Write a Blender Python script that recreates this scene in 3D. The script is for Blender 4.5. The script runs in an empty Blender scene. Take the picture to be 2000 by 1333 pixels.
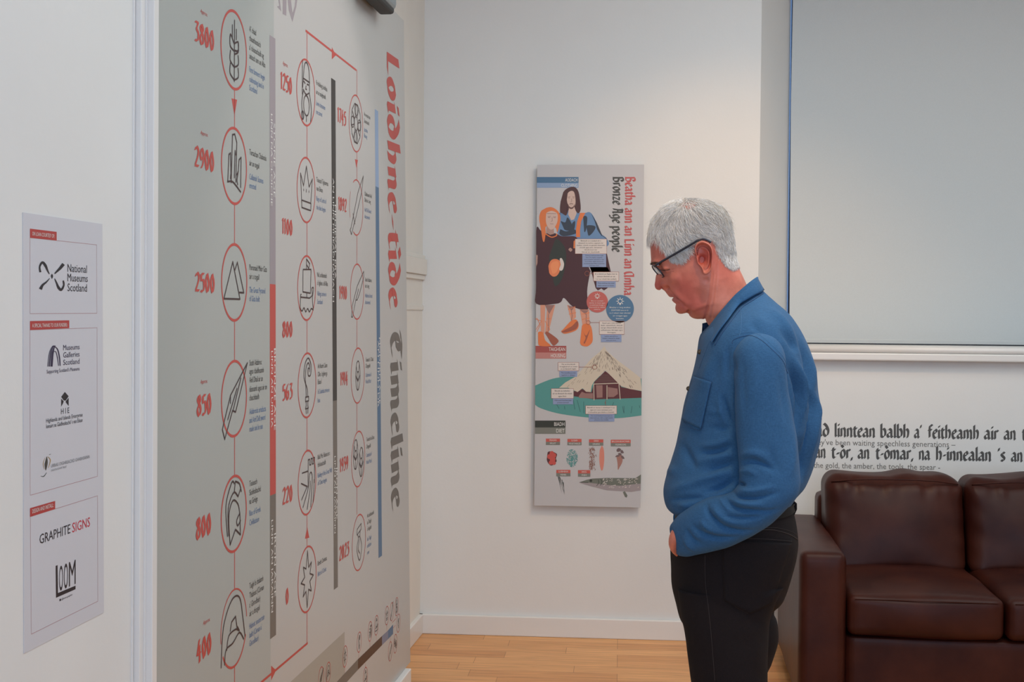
import bpy, bmesh, math, random
import numpy as np
from mathutils import Vector, Matrix
from mathutils.bvhtree import BVHTree
random.seed(7); rng = np.random.default_rng(7)
C = bpy.context.scene.collection
# ------------------------------------------------------------------ camera
FPX, CX, CY = 2640.0, 1000.0, 666.5
EYE = np.array([0.0, 0.0, 1.52])
YAW, PITCH, ROLL = math.radians(4.6), math.radians(1.247), 0.009
fh = np.array([-math.sin(YAW), math.cos(YAW), 0.0])
r0 = np.array([math.cos(YAW), math.sin(YAW), 0.0])
zz = np.array([0.0, 0.0, 1.0])
fwd = fh*math.cos(PITCH) - zz*math.sin(PITCH)
up0 = zz*math.cos(PITCH) + fh*math.sin(PITCH)
rgt = r0*math.cos(ROLL) + up0*math.sin(ROLL)
upv = up0*math.cos(ROLL) - r0*math.sin(ROLL)
cd = bpy.data.cameras.new('camera'); cam = bpy.data.objects.new('camera', cd); C.objects.link(cam)
cam.matrix_world = Matrix(((rgt[0], upv[0], -fwd[0], EYE[0]), (rgt[1], upv[1], -fwd[1], EYE[1]),
                           (rgt[2], upv[2], -fwd[2], EYE[2]), (0, 0, 0, 1)))
cd.sensor_fit = 'HORIZONTAL'; cd.sensor_width = 36.0; cd.lens = FPX/2000*36.0; cd.clip_start = 0.05
sc = bpy.context.scene; sc.camera = cam
sc.view_settings.view_transform = 'Standard'; sc.view_settings.look = 'None'
sc.view_settings.gamma = 1.0; sc.view_settings.use_curve_mapping = False
sc.view_settings.exposure = -0.08
# ------------------------------------------------------------------ sky and lights
w = bpy.data.worlds.new('sky'); sc.world = w; w.use_nodes = True
w.node_tree.nodes['Background'].inputs[0].default_value = (0.30, 0.52, 0.95, 1)
w.node_tree.nodes['Background'].inputs[1].default_value = 1.5
def look(o, d):
    o.rotation_euler = Vector(d).to_track_quat('-Z', 'Y').to_euler()
def area(name, loc, aim, sx, sy, power, colr):
    l = bpy.data.lights.new(name, 'AREA'); l.shape = 'RECTANGLE'; l.size = sx; l.size_y = sy
    l.energy = power; l.color = colr
    o = bpy.data.objects.new(name, l); C.objects.link(o); o.location = loc
    look(o, Vector(aim)-Vector(loc)); return o
def spot(name, loc, aim, power, colr, cone, blend, rad=0.03):
    l = bpy.data.lights.new(name, 'SPOT'); l.energy = power; l.color = colr
    l.spot_size = math.radians(cone); l.spot_blend = blend; l.shadow_soft_size = rad
    o = bpy.data.objects.new(name, l); C.objects.link(o); o.location = loc
    look(o, Vector(aim)-Vector(loc)); return o
DAY = (0.58, 0.77, 1.0); WARM = (1.0, 0.57, 0.22); SOFT = (0.84, 0.97, 1.0); FILL_BLUE = (0.2, 0.48, 1.0)
area('daylight_rear_window', (0.9, -3.6, 1.9), (0.2, 3, 1.5), 3.0, 2.2, 116, DAY)
area('added_blue_fill', (1.6, -0.6, 3.4), (-1.1, 1.6, 1.2), 1.2, 1.2, 24, FILL_BLUE)  # added fill that tints the near wall blue
area('ceiling_light_panel', (1.5, 3.3, 3.5), (1.5, 3.3, 0), 3.0, 3.6, 94, SOFT)
spot('spot_on_poster', (0.75, 4.35, 3.45), (0.46, 6.28, 1.1), 80, WARM, 64, 0.9)
spot('spot_on_timeline', (0.20, 3.75, 3.45), (-0.86, 4.05, 1.15), 34, (1.0, 0.88, 0.84), 60, 0.35)
spot('added_visitor_fill', (0.3, 1.9, 3.45), (0.42, 3.0, 1.2), 90, (1.0, 0.63, 0.30), 60, 0.8, 0.06)  # extra warm lamp added to brighten the person
# ------------------------------------------------------------------ pixel -> place
def ray(px, py):
    d = rgt*((px-CX)/FPX) - upv*((py-CY)/FPX) + fwd
    return d
def hit(px, py, n, c):
    d = ray(px, py); n = np.asarray(n, float)
    t = (c - n@EYE)/(n@d); return EYE + d*t
def project(P):
    P = np.asarray(P, float) - EYE
    z = P@fwd
    return np.stack([CX + FPX*(P@rgt)/z, CY - FPX*(P@upv)/z], -1)
YB = hit(1000, 1241.5, (0, 0, 1), 0)[1]                    # back wall plane
BETA = math.radians(2.74)
LU = np.array([math.sin(BETA), math.cos(BETA), 0]); LN = np.array([math.cos(BETA), -math.sin(BETA), 0])
D_NEAR, D_BOARD, D_REC = 1.120, 1.090, 1.230               # left wall planes, distance from the eye
def lp(l, d, z): return LU*l - LN*d + zz*z                  # (along, away, up) on the left wall
def lhit(px, py, d): return hit(px, py, LN, -d)
def lalong(px, d, py=612): return float(lhit(px, py, d)@LU)
def bhit(px, py, off=0.0): return hit(px, py, (0, 1, 0), YB-off)
# ------------------------------------------------------------------ materials
def lin(c):
    return tuple(((v/255)/12.92 if v/255 <= 0.04045 else ((v/255+0.055)/1.055)**2.4) for v in c)
MATS = {}
def mat(name, rgb, rough=0.6, noise=0.0, nscale=40, bump=0.0, bscale=200, metal=0.0, sheen=0.0, spec=0.5, detail=3, coat=0.0):
    if name in MATS: return MATS[name]
    m = bpy.data.materials.new(name); m.use_nodes = True; MATS[name] = m
    nt = m.node_tree; b = nt.nodes['Principled BSDF']
    c = lin(rgb)+(1,)
    b.inputs['Base Color'].default_value = c; b.inputs['Roughness'].default_value = rough
    b.inputs['Metallic'].default_value = metal; b.inputs['Specular IOR Level'].default_value = spec
    if sheen: b.inputs['Sheen Weight'].default_value = sheen
    if coat: b.inputs['Coat Weight'].default_value = coat
    tc = nt.nodes.new('ShaderNodeTexCoord')
    if noise:
        n = nt.nodes.new('ShaderNodeTexNoise'); n.inputs['Scale'].default_value = nscale; n.inputs['Detail'].default_value = detail
        nt.links.new(tc.outputs['Object'], n.inputs['Vector'])
        r = nt.nodes.new('ShaderNodeValToRGB'); r.color_ramp.elements[0].position = 0.3; r.color_ramp.elements[1].position = 0.7
        r.color_ramp.elements[0].color = tuple(v*(1-noise) for v in c[:3])+(1,)
        r.color_ramp.elements[1].color = tuple(min(1, v*(1+noise)) for v in c[:3])+(1,)
        nt.links.new(n.outputs['Fac'], r.inputs['Fac']); nt.links.new(r.outputs['Color'], b.inputs['Base Color'])
    if bump:
        n2 = nt.nodes.new('ShaderNodeTexNoise'); n2.inputs['Scale'].default_value = bscale; n2.inputs['Detail'].default_value = 4
        nt.links.new(tc.outputs['Object'], n2.inputs['Vector'])
        bp = nt.nodes.new('ShaderNodeBump'); bp.inputs['Strength'].default_value = bump; bp.inputs['Distance'].default_value = 0.002
        nt.links.new(n2.outputs['Fac'], bp.inputs['Height']); nt.links.new(bp.outputs['Normal'], b.inputs['Normal'])
    return m
M_WALL = mat('white_wall_paint', (226, 225, 223), 0.55, noise=0.015, nscale=3, bump=0.15, bscale=90)
M_CREAM = mat('cream_gloss_paint', (229, 223, 214), 0.4, noise=0.02, nscale=6)
M_TRIM = mat('white_gloss_trim_paint', (228, 225, 222), 0.35)
M_CEIL = mat('ceiling_paint', (232, 232, 230), 0.8, noise=0.01)
def floor_mat():
    m = bpy.data.materials.new('oak_strip_floor'); m.use_nodes = True; nt = m.node_tree; b = nt.nodes['Principled BSDF']
    tc = nt.nodes.new('ShaderNodeTexCoord')
    br = nt.nodes.new('ShaderNodeTexBrick'); br.offset = 0.37; br.offset_frequency = 3; br.squash = 0.8; br.squash_frequency = 2
    br.inputs['Scale'].default_value = 1.0; br.inputs['Brick Width'].default_value = 0.62; br.inputs['Row Height'].default_value = 0.105
    br.inputs['Mortar Size'].default_value = 0.0009; br.inputs['Mortar Smooth'].default_value = 0.3; br.inputs['Bias'].default_value = 0.0
    br.inputs['Color1'].default_value = lin((232, 174, 114))+(1,); br.inputs['Color2'].default_value = lin((204, 140, 84))+(1,)
    br.inputs['Mortar'].default_value = lin((138, 90, 52))+(1,)
    nt.links.new(tc.outputs['Object'], br.inputs['Vector'])
    mp = nt.nodes.new('ShaderNodeMapping'); mp.inputs['Scale'].default_value = (1.6, 26, 1)
    nt.links.new(tc.outputs['Object'], mp.inputs['Vector'])
    no = nt.nodes.new('ShaderNodeTexNoise'); no.inputs['Scale'].default_value = 2.6; no.inputs['Detail'].default_value = 8; no.inputs['Distortion'].default_value = 0.6
    nt.links.new(mp.outputs['Vector'], no.inputs['Vector'])
    rp = nt.nodes.new('ShaderNodeValToRGB'); rp.color_ramp.elements[0].color = (0.72, 0.66, 0.6, 1); rp.color_ramp.elements[1].color = (1.1, 1.08, 1.05, 1)
    rp.color_ramp.elements[0].position = 0.3; rp.color_ramp.elements[1].position = 0.65
    nt.links.new(no.outputs['Fac'], rp.inputs['Fac'])
    mx = nt.nodes.new('ShaderNodeMix'); mx.data_type = 'RGBA'; mx.blend_type = 'MULTIPLY'; mx.inputs['Factor'].default_value = 0.8
    nt.links.new(br.outputs['Color'], mx.inputs['A']); nt.links.new(rp.outputs['Color'], mx.inputs['B'])
    nt.links.new(mx.outputs['Result'], b.inputs['Base Color']); b.inputs['Roughness'].default_value = 0.42
    return m
# ------------------------------------------------------------------ mesh helpers
def tag(o, label=None, cat=None, group=None, kind=None):
    if label: o['label'] = label
    if cat: o['category'] = cat
    if group: o['group'] = group
    if kind: o['kind'] = kind
    return o
def mesh_obj(name, verts, faces, material, parent=None, smooth=False):
    me = bpy.data.meshes.new(name); me.from_pydata([tuple(map(float, v)) for v in verts], [], [tuple(f) for f in faces]); me.update()
    if smooth: me.polygons.foreach_set('use_smooth', [True]*len(me.polygons))
    o = bpy.data.objects.new(name, me); C.objects.link(o)
    if material: me.materials.append(material)
    if parent: o.parent = parent; o.matrix_parent_inverse = parent.matrix_world.inverted()
    return o
def empty(name, loc, label, cat, group=None):
    o = bpy.data.objects.new(name, None); C.objects.link(o); o.location = tuple(map(float, loc)); o.empty_display_size = 0.1
    o.matrix_world = Matrix.Translation(o.location)
    return tag(o, label, cat, group)
class Geo:                                                   # collects one mesh
    def __init__(s): s.v = []; s.f = []
    def add(s, vs, fs):
        k = len(s.v); s.v += [tuple(map(float, v)) for v in vs]; s.f += [tuple(i+k for i in f) for f in fs]; return s
    def box8(s, p):                                          # p: 8 corners, bottom ring then top ring
        return s.add(p, [(3, 2, 1, 0), (4, 5, 6, 7), (0, 1, 5, 4), (1, 2, 6, 5), (2, 3, 7, 6), (3, 0, 4, 7)])
    def box(s, x0, x1, y0, y1, z0, z1):
        return s.box8([(x0, y0, z0), (x1, y0, z0), (x1, y1, z0), (x0, y1, z0), (x0, y0, z1), (x1, y0, z1), (x1, y1, z1), (x0, y1, z1)])
    def lbox(s, l0, l1, d0, d1, z0, z1):                     # box on the left wall, d0 < d1 (away from the room)
        return s.box8([lp(l0, d0, z0), lp(l0, d1, z0), lp(l1, d1, z0), lp(l1, d0, z0), lp(l0, d0, z1), lp(l0, d1, z1), lp(l1, d1, z1), lp(l1, d0, z1)][::1])
    def split(s, name, material, parent=None):                # every loose piece a mesh of its own
        own = list(range(len(s.v)))
        def find(a):
            while own[a] != a: own[a] = own[own[a]]; a = own[a]
            return a
        for f in s.f:
            for i in f[1:]: own[find(i)] = find(f[0])
        grp = {}
        for f in s.f: grp.setdefault(find(f[0]), []).append(f)
        for fs in grp.values():
            ids = sorted({i for f in fs for i in f}); mp = {i: k for k, i in enumerate(ids)}
            mesh_obj(name, [s.v[i] for i in ids], [tuple(mp[i] for i in f) for f in fs], material, parent)
    def build(s, name, material, parent=None, smooth=False, bevel=0.0, seg=2):
        o = mesh_obj(name, s.v, s.f, material, parent, smooth)
        bm = bmesh.new(); bm.from_mesh(o.data); bmesh.ops.recalc_face_normals(bm, faces=bm.faces); bm.to_mesh(o.data); bm.free()
        if bevel:
            md = o.modifiers.new('bevel', 'BEVEL'); md.width = bevel; md.segments = seg; md.limit_method = 'ANGLE'
        return o
def catmull(P, n, closed=False):
    P = np.asarray(P, float); m = len(P)
    t = np.linspace(0, m-1, n); out = []
    i = np.clip(np.floor(t).astype(int), 0, m-2); u = (t-i)[:, None]
    p0 = P[np.clip(i-1, 0, m-1)]; p1 = P[i]; p2 = P[i+1]; p3 = P[np.clip(i+2, 0, m-1)]
    return 0.5*((2*p1)+(-p0+p2)*u+(2*p0-5*p1+4*p2-p3)*u**2+(-p0+3*p1-3*p2+p3)*u**3)
def tube(G, pts, rad, k=10, caps=True):
    pts = np.asarray(pts, float); n = len(pts); rad = np.broadcast_to(rad, (n,))
    tn = np.gradient(pts, axis=0); tn /= np.linalg.norm(tn, axis=1)[:, None]+1e-12
    ref = np.array([0.3, 0.2, 0.93]); vs = []
    u = np.cross(tn[0], ref); u /= np.linalg.norm(u)
    for i in range(n):
        u = u - tn[i]*(u@tn[i]); u /= np.linalg.norm(u)+1e-12; v = np.cross(tn[i], u)
        for j in range(k):
            a = 2*math.pi*j/k; vs.append(pts[i]+rad[i]*(math.cos(a)*u+math.sin(a)*v))
    fs = [(i*k+j, i*k+(j+1) % k, (i+1)*k+(j+1) % k, (i+1)*k+j) for i in range(n-1) for j in range(k)]
    if caps: fs += [tuple(range(k))[::-1], tuple((n-1)*k+j for j in range(k))]
    G.add(vs, fs); return G
# ------------------------------------------------------------------ flat print on a plane
_tc = {}
def text_geo(s):
    if s in _tc: return _tc[s]
    cu = bpy.data.curves.new('t', 'FONT'); cu.body = s; cu.size = 1; cu.resolution_u = 5 if len(s) < 5 else 2
    o = bpy.data.objects.new('t', cu); C.objects.link(o)
    dg = bpy.context.evaluated_depsgraph_get(); me = bpy.data.meshes.new_from_object(o.evaluated_get(dg))
    v = np.array([p.co[:2] for p in me.vertices]) if len(me.vertices) else np.zeros((0, 2)); f = [tuple(p.vertices) for p in me.polygons]
    bpy.data.objects.remove(o); bpy.data.curves.remove(cu); bpy.data.meshes.remove(me)
    _tc[s] = (v, f); return v, f
NIB = {}
def S(*p): return ('s', p)
def Lg(*p): return ('l', p)
GL = {  # pen strokes of the uncial lettering: x-height 1, baseline 0
 'a': (.82, [S((.12,.8),(.34,.95),(.56,.78),(.58,.4)), Lg((.58,.5),(.58,.1),(.72,.02)), S((.56,.58),(.22,.48),(.1,.26),(.26,.05),(.56,.24))]),
 'b': (.8, [Lg((.16,1.5),(.16,.1)), S((.16,.78),(.44,.96),(.64,.66),(.6,.22),(.36,.02),(.16,.12))]),
 'c': (.66, [S((.58,.86),(.36,.96),(.13,.6),(.18,.2),(.38,.02),(.6,.16))]),
 'd': (.82, [S((.14,1.42),(.42,1.2),(.66,.7),(.6,.22),(.38,.02),(.13,.26),(.16,.7),(.4,.92),(.58,.78))]),
 'e': (.68, [S((.14,.5),(.5,.62),(.54,.84),(.36,.96),(.13,.62),(.18,.18),(.38,.02),(.62,.16))]),
 'f': (.56, [S((.56,1.36),(.36,1.46),(.22,1.2),(.22,.1)), Lg((.04,.92),(.5,.92))]),
 'g': (.8, [S((.6,.8),(.36,.96),(.13,.62),(.18,.2),(.38,.08),(.6,.3)), S((.62,.94),(.62,.0),(.5,-.36),(.16,-.38))]),
 'h': (.82, [Lg((.16,1.5),(.16,.02)), S((.16,.74),(.42,.96),(.62,.72),(.6,.3),(.52,.0))]),
 'i': (.38, [Lg((.06,.84),(.18,.94),(.18,.08),(.3,.02))]),
 'j': (.38, [Lg((.2,.94),(.2,-.3))]),
 'k': (.76, [Lg((.16,1.5),(.16,.02)), Lg((.58,.92),(.2,.5),(.62,.04))]),
 'l': (.38, [Lg((.18,1.5),(.18,.08),(.3,.02))]),
 'm': (1.24, [Lg((.04,.84),(.16,.94),(.16,.02)), S((.16,.74),(.4,.96),(.58,.74),(.58,.02)), S((.58,.74),(.82,.96),(1.0,.74),(1.0,.08),(1.12,.02))]),
 'n': (.82, [Lg((.04,.84),(.16,.94),(.16,.02)), S((.16,.74),(.42,.96),(.6,.74),(.6,.08),(.72,.02))]),
 'o': (.76, [S((.36,.96),(.13,.6),(.18,.2),(.38,.02),(.62,.38),(.57,.78),(.36,.96))]),
 'p': (.8, [Lg((.04,.84),(.16,.94),(.16,-.45)), S((.16,.76),(.42,.96),(.64,.62),(.58,.2),(.36,.02),(.16,.14))]),
 'r': (.58, [Lg((.04,.84),(.16,.94),(.16,.02)), S((.16,.72),(.36,.96),(.52,.84))]),
 's': (.64, [S((.54,.86),(.34,.96),(.15,.76),(.32,.54),(.52,.32),(.4,.04),(.12,.12))]),
 't': (.56, [S((.22,1.16),(.2,.5),(.24,.12),(.4,.02),(.52,.12)), Lg((.04,.92),(.5,.92))]),
 'u': (.82, [Lg((.04,.84),(.16,.94),(.16,.3)), S((.16,.3),(.3,.02),(.58,.22)), Lg((.6,.94),(.6,.08),(.72,.02))]),
 'z': (.68, [Lg((.08,.9),(.56,.9),(.1,.06),(.6,.06))]),
 'y': (.8, [Lg((.12,.94),(.36,.1)), Lg((.62,.94),(.2,-.4))]),
 'L': (.78, [Lg((.2,1.42),(.2,.04)), Lg((.2,.06),(.72,.06))]),
 'T': (.92, [S((.06,1.2),(.3,1.42),(.84,1.34)), S((.5,1.34),(.2,1.0),(.16,.4),(.42,.02),(.74,.2)), S((.5,1.3),(.52,.9),(.36,.6))]),
 'B': (.94, [Lg((.2,1.42),(.2,.04)), S((.1,1.36),(.5,1.44),(.68,1.12),(.26,.8)), S((.26,.8),(.74,.66),(.68,.12),(.1,.06))]),
 'A': (1.0, [S((.1,1.3),(.34,1.42),(.36,.8),(.22,.04)), Lg((.4,1.36),(.78,1.36)), Lg((.72,1.36),(.72,.08),(.86,.02)), Lg((.3,.72),(.72,.72))]),
 'U': (1.0, [S((.34,1.36),(.12,1.1),(.14,.4),(.36,.02),(.7,.2)), Lg((.34,1.36),(.8,1.36)), Lg((.72,1.36),(.72,.08),(.86,.02))]),
 '0': (.8, [S((.38,1.36),(.14,.8),(.38,.02),(.62,.6),(.38,1.36))]),
 '1': (.5, [Lg((.08,1.12),(.26,1.36),(.26,.02))]),
 '2': (.78, [S((.12,1.08),(.36,1.36),(.62,1.1),(.5,.7),(.14,.14)), Lg((.1,.1),(.66,.1))]),
 '3': (.76, [Lg((.12,1.3),(.6,1.3),(.32,.86)), S((.32,.86),(.62,.6),(.5,.12),(.1,.1))]),
 '4': (.82, [Lg((.46,1.38),(.12,.46),(.7,.46)), Lg((.5,1.0),(.5,-.1))]),
 '5': (.76, [Lg((.62,1.3),(.2,1.3),(.18,.8)), S((.18,.8),(.52,.86),(.62,.4),(.44,.06),(.1,.1))]),
 '6': (.78, [S((.58,1.36),(.24,1.04),(.14,.4),(.38,.02),(.62,.36),(.46,.74),(.18,.5))]),
 '7': (.7, [Lg((.1,1.3),(.62,1.3),(.3,.02))]),
 '8': (.78, [S((.38,1.36),(.16,1.08),(.56,.6),(.6,.24),(.38,.02),(.14,.3),(.24,.62),(.58,1.0),(.38,1.36))]),
 '9': (.78, [S((.6,.86),(.36,.58),(.14,.9),(.36,1.34),(.62,1.0),(.56,.4),(.26,.02))]),
 '-': (.5, [Lg((.1,.5),(.42,.54))]), ',': (.34, [Lg((.18,.1),(.1,-.24))]), '.': (.3, [Lg((.14,.06),(.16,.08))]),
 "'": (.32, [Lg((.2,1.44),(.12,1.12))]), ' ': (.42, []),
}
ACC = {'à': 'a', 'ì': 'i', 'ò': 'o', 'è': 'e', 'ù': 'u'}
def pen_geo(s, nib=.27, ang=38, hair=.05, sp=0.0):
    key = (s, nib, ang, hair, sp)
    if key in _tc: return _tc[key]
    n = np.array([math.cos(math.radians(ang)), math.sin(math.radians(ang))])*nib/2
    V, F, x = [], [], 0.0
    for ch in s:
        base = ACC.get(ch, ch); wd, st = GL[base]; st = list(st)
        if base == 'i': st.append(Lg((.17, 1.2), (.22, 1.4)) if ch == 'i' else Lg((.02, 1.46), (.22, 1.2)))
        elif ch in ACC: st.append(Lg((.2, 1.46), (.44, 1.2)))
        for kind, pts in st:
            P = catmull(pts, (len(pts)-1)*6+1) if kind == 's' and len(pts) > 2 else np.array(pts, float)
            P = P + [x, 0]
            for a, b in zip(P[:-1], P[1:]):
                d = (b-a)/(np.linalg.norm(b-a)+1e-9); q = np.array([-d[1], d[0]])*hair/2
                n2 = n + q*np.sign(n@q if abs(n@q) > 1e-9 else 1)
                k = len(V); q3 = (len(F) % 48)*6e-6; V += [np.append(p_, q3) for p_ in (a-n2, b-n2, b+n2, a+n2)]; F.append((k, k+1, k+2, k+3))
        x += wd+sp
    V = np.array(V); _tc[key] = (V, F, x); return V, F, x
class Print:
    """artwork on a flat board; all points are seen through the photograph and lie on the board itself"""
    def __init__(s, hitf, normal, vp=None):
        s.hit = hitf; s.n = np.asarray(normal, float); s.vp = vp; s.off = 0.00025
    def P(s, px, py, lift=1): return s.hit(px, py) + s.n*s.off*lift
    def hline(s, x0, y0, x1):
        if s.vp is None: return y0
        return y0 + (s.vp[1]-y0)*(x1-x0)/(s.vp[0]-x0)
    def poly(s, G, pts, lift=1):
        st_ = s.n*((len(G.f) % 40)*5e-6); vs = [s.P(x, y, lift)+st_ for x, y in pts]; return G.add(vs, [tuple(range(len(vs)))])
    def blob(s, G, pts, lift=1, n=None):                     # smooth closed outline
        pts = list(pts); P = catmull(pts[-2:]+pts+pts[:3], (len(pts)+4)*5+1)[10:-15]
        return s.poly(G, [tuple(p) for p in P], lift)
    def line(s, G, pts, wpx, lift=1, closed=False):
        pts = [tuple(p) for p in pts]
        if closed: pts.append(pts[0])
        W = [s.P(x, y, lift) for x, y in pts]
        sc_ = np.linalg.norm(s.P(pts[0][0], pts[0][1]+1, lift)-W[0])
        return s.mline(G, W, wpx*sc_)
    def mline(s, G, W, w):
        for a, b in zip(W[:-1], W[1:]):
            st_ = s.n*((len(G.f) % 40)*6e-6); a = a+st_; b = b+st_
            d = b-a; L = np.linalg.norm(d)
            if L < 1e-9: continue
            d /= L; q = np.cross(s.n, d)*w/2; e = d*w*0.3
            G.add([a-q-e, b-q+e, b+q+e, a+q-e], [(0, 1, 2, 3)])
        return G
    def text(s, G, txt, x0, y0, x1, h, lift=2, y1=None, slant=0.0):    # sans, baseline from (x0,y0) to x1, cap height h px
        v, f = text_geo(txt)
        if len(v) == 0: return G
        mn, mx = v[:, 0].min(), v[:, 0].max()
        A = s.P(x0, y0, lift); B = s.P(x1, s.hline(x0, y0, x1) if y1 is None else y1, lift); V = s.P(x0, y0-h, lift)-A
        pts = [A + (B-A)*((p[0]-mn)/(mx-mn)) + V*(p[1]/0.70) + (B-A)*slant*p[1] for p in v]
        return G.add(pts, f)
    def pen(s, G, txt, x0, y0, x1, h, lift=2, y1=None, up=None, nib=.27, ang=38, hair=.05, sp=0.0):
        v, f, wd = pen_geo(txt, nib, ang, hair, sp)
        A = s.P(x0, y0, lift); B = s.P(x1, s.hline(x0, y0, x1) if y1 is None else y1, lift)
        V = (s.P(x0, y0-h, lift) if up is None else s.P(x0+up[0], y0+up[1], lift))-A
        mn, mx = v[:, 0].min(), v[:, 0].max()
        return G.add([A + (B-A)*((p[0]-mn)/(mx-mn)) + V*(p[1]/1.4) + s.n*p[2] for p in v], f)
    def vtext(s, G, txt, x0, y0, y1, hpx, lift=2):           # reads downwards, letter tops to the right
        v, f = text_geo(txt); mn, mx = v[:, 0].min(), v[:, 0].max()
        A = s.P(x0, y0, lift); B = s.P(x0, y1, lift); V = s.P(x0+hpx, s.hline(x0, y0, x0+hpx), lift)-A
        return G.add([A + (B-A)*((p[0]-mn)/(mx-mn)) + V*(p[1]/0.70) for p in v], f)
    def frame(s, cx, cy, ry, hdir):                           # metric frame of a printed circle
        O = s.P(cx, cy); r = np.linalg.norm(s.P(cx, cy-ry)-O); return O, hdir*r, zz*r
    def ring(s, G, O, U, V, t, lift=1, n=48, a0=0, a1=2*math.pi):
        vs = []; fs = []; r = np.linalg.norm(V); L = s.n*s.off*lift
        for i in range(n+1):
            a = a0+(a1-a0)*i/n; e = U*math.cos(a)+V*math.sin(a)
            vs += [O+e*(1-t/r)+L, O+e+L]
        fs = [(2*i, 2*i+1, 2*i+3, 2*i+2) for i in range(n)]
        return G.add(vs, fs)
    def disc(s, G, O, U, V, lift=1, n=40):
        L = s.n*s.off*lift; return G.add([O+U*math.cos(2*math.pi*i/n)+V*math.sin(2*math.pi*i/n)+L for i in range(n)], [tuple(range(n))])
    def icon(s, G, O, U, V, strokes, w=.075, lift=2):
        L = s.n*s.off*lift; r = np.linalg.norm(V)
        for st in strokes:
            s.mline(G, [O+U*x+V*y+L for x, y in st], w*r)
        return G
def crv(*p): return [tuple(q) for q in catmull(p, (len(p)-1)*5+1)]
def circ(cx, cy, r, a0=0, a1=360, n=20): return [(cx+r*math.cos(math.radians(a0+(a1-a0)*i/n)), cy+r*math.sin(math.radians(a0+(a1-a0)*i/n))) for i in range(n+1)]
def Zm(ox, oy, s): return lambda pts: [(ox+x/s, oy+y/s) for x, y in pts]
# ================================================================== the room
XR, YR, ZC = 4.6, -4.2, 3.62
LBACK = float((np.array([0, YB, 0])+0*LU)[1])/LU[1]
l_end = lambda d: (YB - (-LN*d)[1])/LU[1]
fl = Geo().box(-2.6, XR+.3, YR-.3, YB+.5, -0.1, 0); tag(fl.build('floor', floor_mat()), kind='structure')
tag(Geo().box(-2.6, XR+.3, YR-.3, YB+.5, ZC, ZC+.1).build('ceiling', M_CEIL), kind='structure')
tag(Geo().box(XR, XR+.15, YR, YB, 0, ZC).build('wall_right', M_WALL), kind='structure')
tag(Geo().box(-2.4, XR, YR-.15, YR, 0, ZC).build('wall_rear', M_WALL), kind='structure')
# back wall with the window opening (splayed left ingo)
xw0 = bhit(1481.5, 500)[0]; zs = bhit(1700, 675)[2]; xw1 = xw0+2.2; zt = 3.2; T = 0.42
RV = 0.48
spl = hit(1538.4, 500, (0, 1, 0), YB+RV)[0]
bw = Geo()
bw.box8([(-1.9, YB, 0), (xw0, YB, 0), (spl, YB+RV, 0), (-1.9, YB+RV, 0), (-1.9, YB, ZC), (xw0, YB, ZC), (spl, YB+RV, ZC), (-1.9, YB+RV, ZC)])
bw.box(xw0, xw1, YB, YB+RV, 0, zs-.02); bw.box(xw1, XR, YB, YB+RV, 0, ZC); bw.box(xw0, xw1, YB, YB+RV, zt, ZC)
tag(bw.build('wall_back', M_WALL), kind='structure')
# left wall in three depths
ln0 = -4.2; ln1 = lalong(259, D_NEAR)
tag(Geo().lbox(ln0, ln1, D_NEAR, D_NEAR+.4, 0, ZC).build('wall_left_near', M_WALL), kind='structure')
lb0 = lalong(304.5, D_BOARD); lb1 = lhit(796, 700, D_BOARD)@LU
lrec = l_end(D_REC)
tag(Geo().lbox(ln1, lrec+.02, D_REC, D_REC+.29, 0, ZC).build('wall_left_far', M_CREAM), kind='structure')
ztop = 2.70
# stepped door-style moulding between the credits wall and the timeline board
def lx(px, d): return lalong(px, d)
mo = Geo()
a0 = ln1; da = D_NEAR-.004
mo.lbox(a0-.004, lx(263, da), da, D_REC, 0, ZC)
d1 = D_NEAR-.016; l1 = lx(274.5, d1); mo.lbox(l1, l1+.032, d1, D_REC, 0, ZC)
d2 = D_NEAR-.020; l2 = lx(285.5, d2); mo.lbox(l2, l2+.004, d2, D_REC, 0, ZC)
d3 = D_BOARD-.004; l3 = lx(299.5, d3); mo.lbox(l3, lb0+.002, d3, D_REC, 0, ZC)
mo.lbox(a0, lb0, D_NEAR+.01, D_REC, 0, ZC)
tag(mo.build('trim_1', M_TRIM, bevel=.0015), kind='structure')
# skirting boards
def skirt(name, G): return tag(G.build(name, M_TRIM, bevel=.004), kind='structure')
zk = 0.092
skirt('baseboard_back', Geo().box(-1.2, XR, YB-.022, YB, 0, zk))
skirt('baseboard_left', Geo().lbox(lb1-.02, lrec+.02, D_REC-.018, D_REC+.01, 0, zk))
skirt('baseboard_partition', Geo().lbox(lb0, lb1+.012, D_BOARD-.022, D_REC, 0, .098))
skirt('baseboard_near', Geo().lbox(-4.2, ln1, D_NEAR-.02, D_NEAR, 0, .1))
# dado rail on the recessed left wall
def ly(px, py, d): return lhit(px, py, d)[2]
dr = Geo(); lA = lb1-.15
z1, z2, z3, z4 = ly(815, 497, D_REC), ly(815, 505, D_REC), ly(815, 536, D_REC), ly(815, 546, D_REC)
dr.lbox(lA, lrec, D_REC-.012, D_REC, z2, z1); dr.lbox(lA, lrec-.003, D_REC-.022, D_REC, z3, z2); dr.lbox(lA, lrec, D_REC-.012, D_REC, z4, z3)
z5, z6 = ly(815, 596, D_REC), ly(815, 606, D_REC); dr.lbox(lA, lrec, D_REC-.006, D_REC, z6, z5)
tag(dr.build('trim_2', M_CREAM, bevel=.004), kind='structure')
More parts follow.
